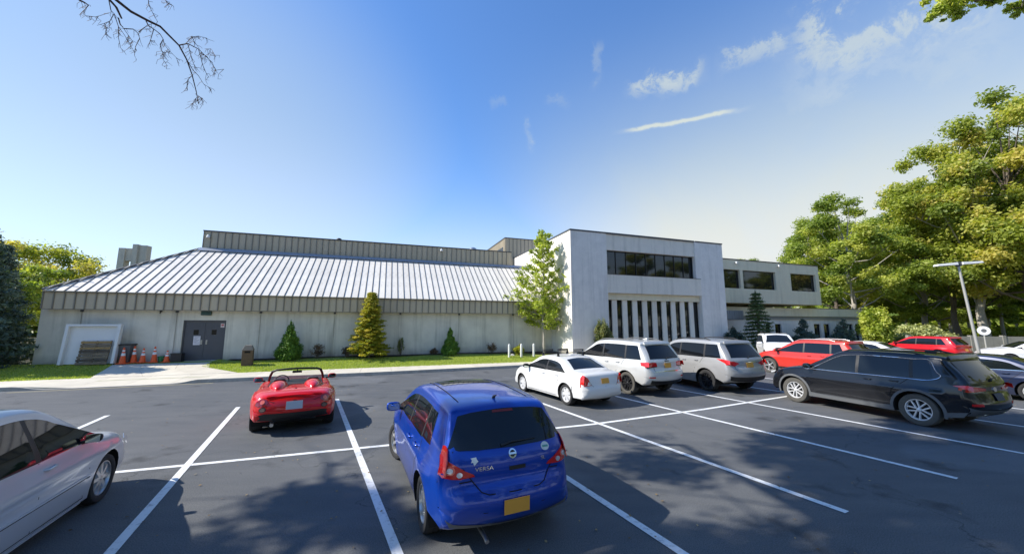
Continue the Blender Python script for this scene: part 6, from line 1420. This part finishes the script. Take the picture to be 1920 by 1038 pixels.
# dark spruce in front of the wing
def spruce(loc, h, w, label, seed, lm=LEAF_DARK, n=16000, leaf=.07, name='spruce_tree', sc=1, whorls=17):
    r = random.Random(seed); C = []; tb = MB(); tb.tube([(0,0,-.1),(.03,0,h*.5),(0,.02,h*.99)],[.03*h,.018*h,.004*h],8)
    for k in range(whorls):
        t = k/whorls; z = h*(.05+.93*t)
        for j in range(7):
            a = j*6.283/7+k*.55+r.uniform(-.25,.25); rad = w*(1-t)**.85*r.uniform(.7,1.1)+.05*w
            x, y = rad*math.cos(a), rad*math.sin(a); tb.tube([(0,0,z),(x*.95,y*.95,z-rad*.15)],[.02,.006],3)
            for s_ in (.35,.65,.92): C.append(((x*s_,y*s_,z-rad*.15*s_),(w*.16,w*.16,h*.022),r.uniform(.2,.8)))
    C.append(((0,0,h*.97),(w*.05,w*.05,h*.03),.5)); V_, T_ = leaves(C, n, leaf, seed, .4, up=.5, aspect=.35, drop=.4); V_[:,2] = np.maximum(V_[:,2], .01)
    return mk_tree(name, tb, V_, T_, lm, BARK, loc, label, 'conifer')
spruce(G(30.1,22.2), 5.3, 1.5, 'dark narrow spruce in front of the office wing entrance', 3, leafmat('spruce_green',(.05,.085,.03),(.10,.15,.05),(.16,.21,.07),.12,.6))
bush('conical_yew', G(37.5,23.3), (1.4,1.2,3.0), 9000, .07, LEAF_DARK, 'dark conical yew in the middle of the wing ground floor', 'conifer', 51, 'cone', clumps=90, lumps=.3, group='dark conical yews at the wing')
bush('conical_yew', G(43.7,23.4), (1.5,1.3,3.0), 9000, .07, LEAF_DARK, 'dark conical yew nearest the right end of the wing', 'conifer', 52, 'cone', clumps=90, lumps=.3, group='dark conical yews at the wing')
bush('shrub', G(38.4,22.6), (1.2,1,1.25), 3500, .06, LEAF_RED, 'rust-coloured low shrub at the foot of the middle yew', 'shrub', 53)
p = at(1640,608,35); bush('small_tree', (p.x,p.y,0), (1.6,1.4,4.7), 9000, .10, LEAF_LIME, 'yellow-green bushy small tree past the right end of the wing', 'tree', 54, clumps=70, lumps=.24)
p = at(1600,608,50); bush('small_tree', (p.x,p.y,0), (2.6,2.4,6.4), 9000, .13, LEAF_OAK2, 'orange-tinged small tree behind the low wing roof', 'tree', 55, clumps=60, lumps=.26)
for i, (px, Y, w, h, lm, lab) in enumerate([(1725,36,3.6,2.75,LEAF_PALE,'broad pale green hedge bush behind the red crossover'),(1668,40,2.0,1.7,LEAF_BUSH,'dark green bush between the small yellow-green tree and pale hedge'),(1870,52,4.5,2.6,LEAF_LIME,'wide yellow-green bush in front of the wood right of the round sign'),(1790,46,2.6,1.5,LEAF_BUSH,'low dark bush left of the lamp post')]):
    p = at(px,608,Y); bush('hedge_bush', (p.x,p.y,0), (w,w*.7,h), 9000, .11, lm, lab, 'bush', 60+i, clumps=60, lumps=.22)
# left side: dark conifer and neighbours
p = at(22,608,19); spruce((p.x-1.3,p.y,0), 7.0, 1.9, 'tall dark blue-green conifer at the left edge beside the hall corner', 7, LEAF_DARK, 42000, .10, whorls=26)
p = at(-75,608,17); spruce((p.x,p.y,0), 7.6, 2.4, 'dark conifer mostly cut off by the left edge of the view', 8, LEAF_DARK, 20000, .12, whorls=22)
def tree_at(sd, px, Y, top, lm, bk, label, cr=5, nl=24000, leaf=.16, h0=12):
    tb, V_, T_ = broadleaf(sd, h0, cr, .15, nl, leaf, 80); p = at(px,608,Y); h = at(px,top,Y).z
    return mk_tree('broadleaf_tree', tb, V_, T_, lm, bk, (p.x,p.y,0), label, 'tree', sd, (h/h0,)*3)
tree_at(31, 92, 36, 500, LEAF_OAK, BARK, 'bright green tree behind the hall roof left corner', 4.2)
tree_at(32, 162, 52, 512, LEAF_OAK, BARK, 'darker rounded tree over the hall roof edge left of the chimney', 6)
tree_at(33, 20, 45, 450, LEAF_OAK2, BARK, 'orange-tinged tree showing behind the dark conifer', 6)
tree_at(34, 200, 60, 514, LEAF_OAK, BARK, 'small dark crown peeking over the sloping hall roof', 5)
tree_at(35, -60, 30, 470, LEAF_OAK, BARK, 'green tree beyond the left edge behind the dark conifer', 5)
# far wood behind everything: one mass
rr = random.Random(77); C_ = []
for k in range(420):
    a = R_(rr.uniform(-100,100)); d_ = rr.uniform(118,150); x, y = d_*math.sin(a), d_*math.cos(a); hh = rr.uniform(4,11)
    C_.append(((x,y,hh*.5),(5.5,5.5,hh*.55),rr.uniform(.1,.8)))
V_, T_ = leaves(C_, 60000, .9, 6, .3); V_[:,2] = np.maximum(V_[:,2], 0)
o = bpy.data.objects.new('far_wood', leafmesh('far_wood', V_, T_, LEAF_OAK)); COL.objects.link(o); tag(o, 'distant continuous wood closing the horizon all round', 'wood', kind='stuff')
# trees behind the camera (they show in the office windows and car glass)
for i, (x, y, vi) in enumerate([(-14,-22,0),(-4,-26,1),(6,-21,2),(16,-25,3),(27,-20,0),(38,-16,1),(50,-6,2),(46,6,3),(12,-34,2),(-24,-30,1),(62,14,0),(64,4,1),(72,22,2),(60,-6,3),(54,-14,0),(76,10,1)]):
    tm, cm = variants[vi]; r = empty('oak_tree', (x,y,0), i*1.3, 'large oak '+['farthest left','left of centre','right of centre','at the right corner','on the right flank','beyond the right corner','by the right entrance','beside the right entrance','in the second row behind','in the second row at left','east of the far lot','south of that far lot oak','deep in the east wood','south-east by the drive','south-east corner','behind the east lot'][i]+', out of view, mirrored in the office windows', 'tree', 'oaks behind the car park'); r.scale = (.9,.9,.85)
    for n_, m_ in (('trunk',tm),('crown',cm)): o = bpy.data.objects.new(n_, m_); COL.objects.link(o); o.parent = r

def sunny(p, s=.6):
    "does a clump at world p throw its shade on ground that the photograph shows in full sun"
    t = (p.z-.8)/math.tan(R_(SUN_EL)); x = p.x+math.sin(R_(SUN_AZ-180))*t; y = p.y+math.cos(R_(SUN_AZ-180))*t
    if x < .9+s*.5: return y > 5.3-s and not (-4.3 < x < -2.2 and y < 6.6)
    return y > 7.0+.33*x-s*.6
# overhanging trees: the left one throws the dappled shade and reaches bare twigs into view
def overhang():
    r = random.Random(12); tb = MB(); base = Vector((-15.5,-2.0,0)); P = lambda *a: Vector(a)-base
    tb.tube([P(-15.5,-2.0,-.2),P(-15.4,-1.8,3),P(-15,-1.0,6.5),P(-13.8,0,9.5),P(-12,1,11.5)],[.48,.38,.32,.24,.16],12)
    C = []
    limbs = [((-13.8,0,9.5),(-9,3.2,11.0),(-3,4.6,12.3)),((-12,1,11.5),(-7,1.5,13),(-2,2,13.6)),((-13.8,0,9.5),(-16,3,11.5),(-17.5,5,12)),((-12,1,11.5),(-8,-1,13),(-4,-2,13.8)),((-9,3.2,11.0),(-5,6.2,12.6),(-1.5,7.0,13.6)),((-9,3.2,11.0),(-6.5,4.2,11.2),(-4,5.5,11.6)),
             ((-7,1.5,13),(-3,3.5,13.2),(1,5.0,13.6))]
    for l in limbs:
        tb.tube([P(*q) for q in l],[.15,.10,.04],6)
        a, b, c_ = [Vector(q) for q in l]
        for k in range(17):
            t = r.random(); q = a.lerp(b,t) if r.random() < .3 else b.lerp(c_,t); e = q+Vector((r.gauss(0,1.5),r.gauss(0,1.1),r.uniform(-.3,1.3)))
            zmin = 2.5+.93*e.y+1.0
            if e.z < zmin+.5: e.z = zmin+.5
            tb.tube([tuple(q-base),tuple(q.lerp(e,.5)-base+Vector((0,0,.15))),tuple(e-base)],[.035,.022,.008],4)
            s = r.uniform(.35,.85)
            if not sunny(e, s): C.append((tuple(e-base),(s*1.3,s*1.1,s*.45),r.uniform(.2,.8)))
    V_, T_ = leaves(C, 52000, .10, 15, .3, up=.6)
    root, tm, cm = mk_tree('overhanging_oak', tb, V_, T_, LEAF_OAK, BARK, tuple(base), 'oak whose bare twigs hang into the top left corner of the sky', 'tree')
    # bare twigs (photo pixels give the run of each; they hang about 7 m away)
    tw_ = MB()
    def tw(px, Y, r0, r1, n=5): 
        pts = [at(x,y,Y+.12*i)-base for i, (x,y) in enumerate(px)]; rad = [r0+(r1-r0)*i/(len(pts)-1) for i in range(len(pts))]; tw_.tube(pts, rad, n); return pts
    # main bough joins the tree above the frame
    tw_.tube([Vector((-9,3.2,11.0))-base, at(120,-160,6.2)-base, at(212,-4,6.6)-base], [.09,.05,.030], 6)
    main = [(212,-4),(245,22),(275,38),(300,50),(320,70),(336,86),(350,112),(360,140),(368,172),(372,195)]
    tw(main, 6.6, .030, .006)
    tw_.tube([at(120,-160,6.2)-base, at(200,-6,6.4)-base, at(218,14,6.45)-base, at(228,35,6.5)-base], [.05,.024,.020,.014], 6)
    rb = random.Random(5)
    subs = [([(222,34),(225,45),(232,54),(250,55),(258,62),(262,72),(254,88),(252,104),(256,112)],.008),([(274,40),(278,48),(290,56),(300,64),(306,74),(308,84),(318,96),(330,108),(336,120)],.008),([(336,85),(352,82),(372,92),(376,106),(380,122),(386,136),(392,146)],.008),([(372,92),(384,104),(398,118),(404,132),(420,130)],.006),([(350,112),(362,132),(372,142),(382,158),(392,164)],.006),
            ([(352,83),(356,96),(360,112),(368,132)],.005),([(204,0),(208,20),(214,26),(206,40),(196,44),(182,48)],.006),([(214,26),(222,50),(222,70),(226,90),(234,98)],.006),([(196,44),(200,54),(198,66)],.004),([(278,0),(280,12),(288,28),(296,42)],.004),([(310,0),(316,8)],.004),([(360,68),(364,78),(374,92)],.004),([(358,70),(372,68),(388,72)],.0035),([(404,106),(396,92),(384,92)],.0035),([(160,30),(180,32),(206,24)],.0035),([(148,0),(160,6),(166,10),(156,22)],.014),([(222,50),(232,64),(242,80),(246,88)],.0045),([(306,74),(300,84),(305,100),(312,112)],.0045),([(288,56),(284,70),(280,82)],.0045),([(362,140),(352,150),(350,165)],.004),([(366,176),(378,184),(388,194)],.0035),([(368,184),(360,196)],.0035),([(318,96),(306,100),(306,112),(314,124)],.004),([(232,54),(246,74),(250,80)],.004),([(376,100),(388,106),(410,140)],.005),([(260,60),(276,48),(288,44)],.004)]
    for px, r0 in subs:
        tw(px, 6.8, r0*1.5, .0035, 4)
        for k in range(11):
            i = rb.randrange(len(px)-1); t = rb.random(); x = px[i][0]*(1-t)+px[i+1][0]*t; y = px[i][1]*(1-t)+px[i+1][1]*t; ang = rb.uniform(0,6.28); L = rb.uniform(6,20); x2, y2 = x+L*math.cos(ang)*.6, y+abs(L*math.sin(ang))*.6; x3, y3 = x2+rb.uniform(-8,8), y2+rb.uniform(0,9)
            tw([(x,y),(x2,y2),(x3,y3)], 6.8+rb.uniform(0,.3), .0045, .0026, 3)
    tw_.build('bare_bough', TWIG, root)
overhang()
def shade_tree():
    "tall oak to the left of the camera; only its shade reaches the picture"
    r = random.Random(31); tb = MB(); base = Vector((-13,-6.5,0)); tb.tube([(0,0,-.2),(.2,.6,5),(1.2,2.5,10),(3,4.5,14.5)],[.55,.42,.32,.18],12); C = []
    for k in range(210):
        a = r.random()*6.283; q = r.random()**.5; x, y, z = -6+8.5*q*math.cos(a), 2.6+5.2*q*math.sin(a), 16+r.uniform(-2,2.4)
        e = Vector((x,y,z))-base; s = r.uniform(.3,.85)
        if sunny(Vector((x,y,z)), s*1.3): continue
        C.append((tuple(e),(s*1.4,s*1.2,s*.5),r.uniform(.2,.8)))
        if k % 3 == 0: m = Vector((2.6,4.0,13.6)).lerp(e,.5)+Vector((0,0,.5)); tb.tube([(2.6,4.0,13.6),tuple(m),tuple(e)],[.09,.06,.02],5)
    V_, T_ = leaves(C, 52000, .11, 16, .3, up=.6); mk_tree('overhanging_oak', tb, V_, T_, LEAF_OAK, BARK, tuple(base), 'tall oak left of the view, seen by its dappled shade over the empty stalls', 'tree')
shade_tree()
def overhang2():
    r = random.Random(6); tb = MB(); base = Vector((17.5,-1.5,0)); P = lambda *a: Vector(a)-base
    tb.tube([P(17.5,-1.5,-.2),P(17.3,-1.2,4),P(16.8,0,8),P(16,1.5,11.5)],[.45,.36,.28,.16],12); C = []
    for (a, b, c_) in [((16.8,0,8),(15,4,10.5),(12.4,8.6,11.05)),((16.8,0,8),(16.5,5,10.5),(14.6,9.2,11.3)),((16,1.5,11.5),(13,4,13),(10,6,14)),((16,1.5,11.5),(19,3,13),(22,4,14)),((17.3,-1.2,4),(20,0,7.5),(23,1,10))]:
        a, b, c_ = Vector(a), Vector(b), Vector(c_); tb.tube([a-base,b-base,c_-base],[.13,.08,.02],6)
        for k in range(12):
            q = b.lerp(c_, r.random()); e = q+Vector((r.gauss(0,.9),r.gauss(0,.7),r.uniform(.2,1.2))); tb.tube([q-base,e-base],[.025,.008],4); s = r.uniform(.35,.7); C.append((tuple(e-base),(s*1.2,s,s*.6),r.uniform(.2,.8)))
    # leafy sprays that dip into the top right of the view
    for (px, py, Y, s) in [(1748,30,8.6,.10),(1760,20,8.6,.16),(1775,6,8.6,.22),(1790,20,8.7,.16),(1800,4,8.7,.24),(1740,38,8.6,.07),(1802,26,8.7,.10),(1845,2,8.9,.13),(1860,4,8.9,.13),(1878,0,8.9,.10),(1898,12,9,.14),(1905,28,9,.10),(1918,12,9,.18),(1735,4,8.6,.10),(1768,38,8.6,.05),(1794,34,8.7,.07),(1888,20,9,.07),(1820,-6,8.8,.16)]:
        q = at(px,py,Y)-base; C.append((tuple(q),(s*1.3,s,s*.75),r.uniform(.3,.9)))
        C.append((tuple(at(px,py,Y)-base),(s*1.3,s,s*.75),r.uniform(.3,.9)))
    for px in [[(1800,-40),(1790,4),(1760,24),(1742,36)],[(1830,-40),(1802,4),(1800,28)],[(1900,-40),(1860,2),(1840,0)],[(1930,-30),(1915,14),(1898,16)]]:
        tb.tube([at(x,y,8.8)-base for x,y in px],[.02,.014,.008,.004][:len(px)],5)
    tb.tube([P(12.4,8.6,11.05),at(1800,-40,8.8)-base],[.03,.02],5); tb.tube([P(14.6,9.2,11.3),at(1900,-40,8.8)-base],[.03,.02],5)
    V1, T1 = leaves(C[:60], 9000, .09, 3, .3, up=.6); V2, T2 = leaves(C[60:], 3600, .040, 4, .4, up=.3)
    mk_tree('overhanging_oak', tb, np.concatenate([V1,V2]), np.concatenate([T1,T2]), LEAF_LIME, BARK, tuple(base), 'oak whose leafy sprays dip into the top right corner of the sky', 'tree')
overhang2()

# ------------------------------------------------------------------ lamp post, sign, walls on the right, small litter
p = at(1829,608,20.5); lp = empty('lamp_post', (p.x,p.y,0), R_(-8), 'double-headed car park lamp post on a pale metal pole', 'lamp post')
LH = 5.95; lp.rotation_euler = (0,R_(-3.5),R_(-8))
m_ = MB(); m_.tube([(0,0,.0),(0,0,.55)],.20,16); m_.build('footing', KERB, lp)
m_ = MB(); m_.tube([(0,0,.551),(0,0,LH)],[.075,.055],12); m_.build('pole', POLEM, lp, smooth=40)
m_ = MB(); m_.box(-.10,.10,-.09,.09,LH-.12,LH+.14); m_.build('bracket', CAP, lp, bevel=.01)
for sg in (1,-1):
    m_ = MB(); m_.hexa([(sg*.12,-.17,LH-.04),(sg*1.15,-.16,LH-.02),(sg*1.15,.16,LH-.02),(sg*.12,.17,LH-.04),(sg*.12,-.15,LH+.11),(sg*1.12,-.12,LH+.08),(sg*1.12,.12,LH+.08),(sg*.12,.15,LH+.11)]); h_ = m_.build('lamp_head', LAMPH, lp, bevel=.015)
    m_ = MB(); m_.box(min(sg*.3,sg*1.0),max(sg*.3,sg*1.0),-.11,.11,LH-.05,LH-.035); m_.build('lens', LAMPC, h_)
p = at(1842,608,30); sg_ = empty('round_sign', (p.x,p.y,0), R_(-38), 'round white road sign on a post beyond the lamp post', 'sign')
m_ = MB(); m_.tube([(0,0,0),(0,0,2.0)],.05,8); m_.build('post', POLEM, sg_)
m_ = MB(); m_.lathe([(.001,-.06),(.36,-.06),(.36,-.085),(.001,-.085)],24,axis='y'); f_ = m_.build('sign_face', REFL, sg_); f_.location = (0,0,2.0)
m_ = MB(); m_.lathe([(.001,-.086),(.15,-.086),(.15,-.090),(.001,-.090)],20,axis='y'); q_ = m_.build('emblem', CLAD, f_)
a_, b_ = at(1700,608,33), at(2050,608,31)
d_ = (b_-a_); L_ = Vector((d_.x,d_.y,0)).length; ang = math.atan2(d_.y,d_.x)
w_ = empty('boundary_wall', (a_.x,a_.y,0), ang, 'low pale boundary wall before the wood behind the white sedan', 'wall')
n_ = int(L_/2.4)
for i in range(n_):
    m_ = MB(); m_.box(i*2.4+.02,i*2.4+2.38,-.1,.1,0,1.45); m_.build('wall_panel', mat('weathered_boundary_wall', (.26,.25,.22), .9, var=.2, vscale=2, stain=.5), w_); 
    m_ = MB(); m_.box(i*2.4-.13,i*2.4+.13,-.14,.14,0,1.55) ; m_.build('pier', MATS['weathered_boundary_wall'], w_, bevel=.01)
# verge of grass by the wood
o = sheet('verge', [at(1560,608,31)[:2],at(2200,608,26)[:2],at(2300,608,60)[:2],at(1500,608,60)[:2]], .03, mat('dry_grass', (.17,.17,.06), .95, var=.3, vscale=1.5, bump=.5, bscale=30, dist=.03)); tag(o, kind='structure')
p = at(48,608,19.5); so_ = empty('small_notice', (p.x,p.y,0), ROTZ, 'small white notice on a stake under the dark conifer', 'sign')
m_ = MB(); m_.tube([(0,0,0),(0,0,1.2)],.02,6); m_.build('stake', POLEM, so_)
m_ = MB(); m_.box(-.10,.10,-.03,-.02,.85,1.2); m_.build('board', WHITEBOARD, so_)
# fallen leaves scattered on the tarmac and lawn
r = np.random.RandomState(2); n = 900; x = r.uniform(-12,16,n); y = r.uniform(4,17,n); P_ = np.stack([x,y,np.full(n,.016)],1); a = r.rand(n)*6.28; s = (.012+.018*r.rand(n))[:,None]
A_ = np.stack([np.cos(a),np.sin(a),.15*r.normal(size=n)],1)*s; B_ = np.stack([-np.sin(a),np.cos(a),.15*r.normal(size=n)],1)*s*.6
V_ = np.stack([P_-A_,P_+B_,P_+A_,P_-B_],1).reshape(-1,3); o = bpy.data.objects.new('fallen_leaves', leafmesh('fallen_leaves', V_, np.repeat(r.rand(n),4), leafmat('dry_leaves',(.10,.06,.025),(.26,.17,.07),(.42,.32,.16),.1,.7))); COL.objects.link(o); tag(o, 'fallen dry leaves scattered over the dark tarmac', 'leaves', kind='stuff')
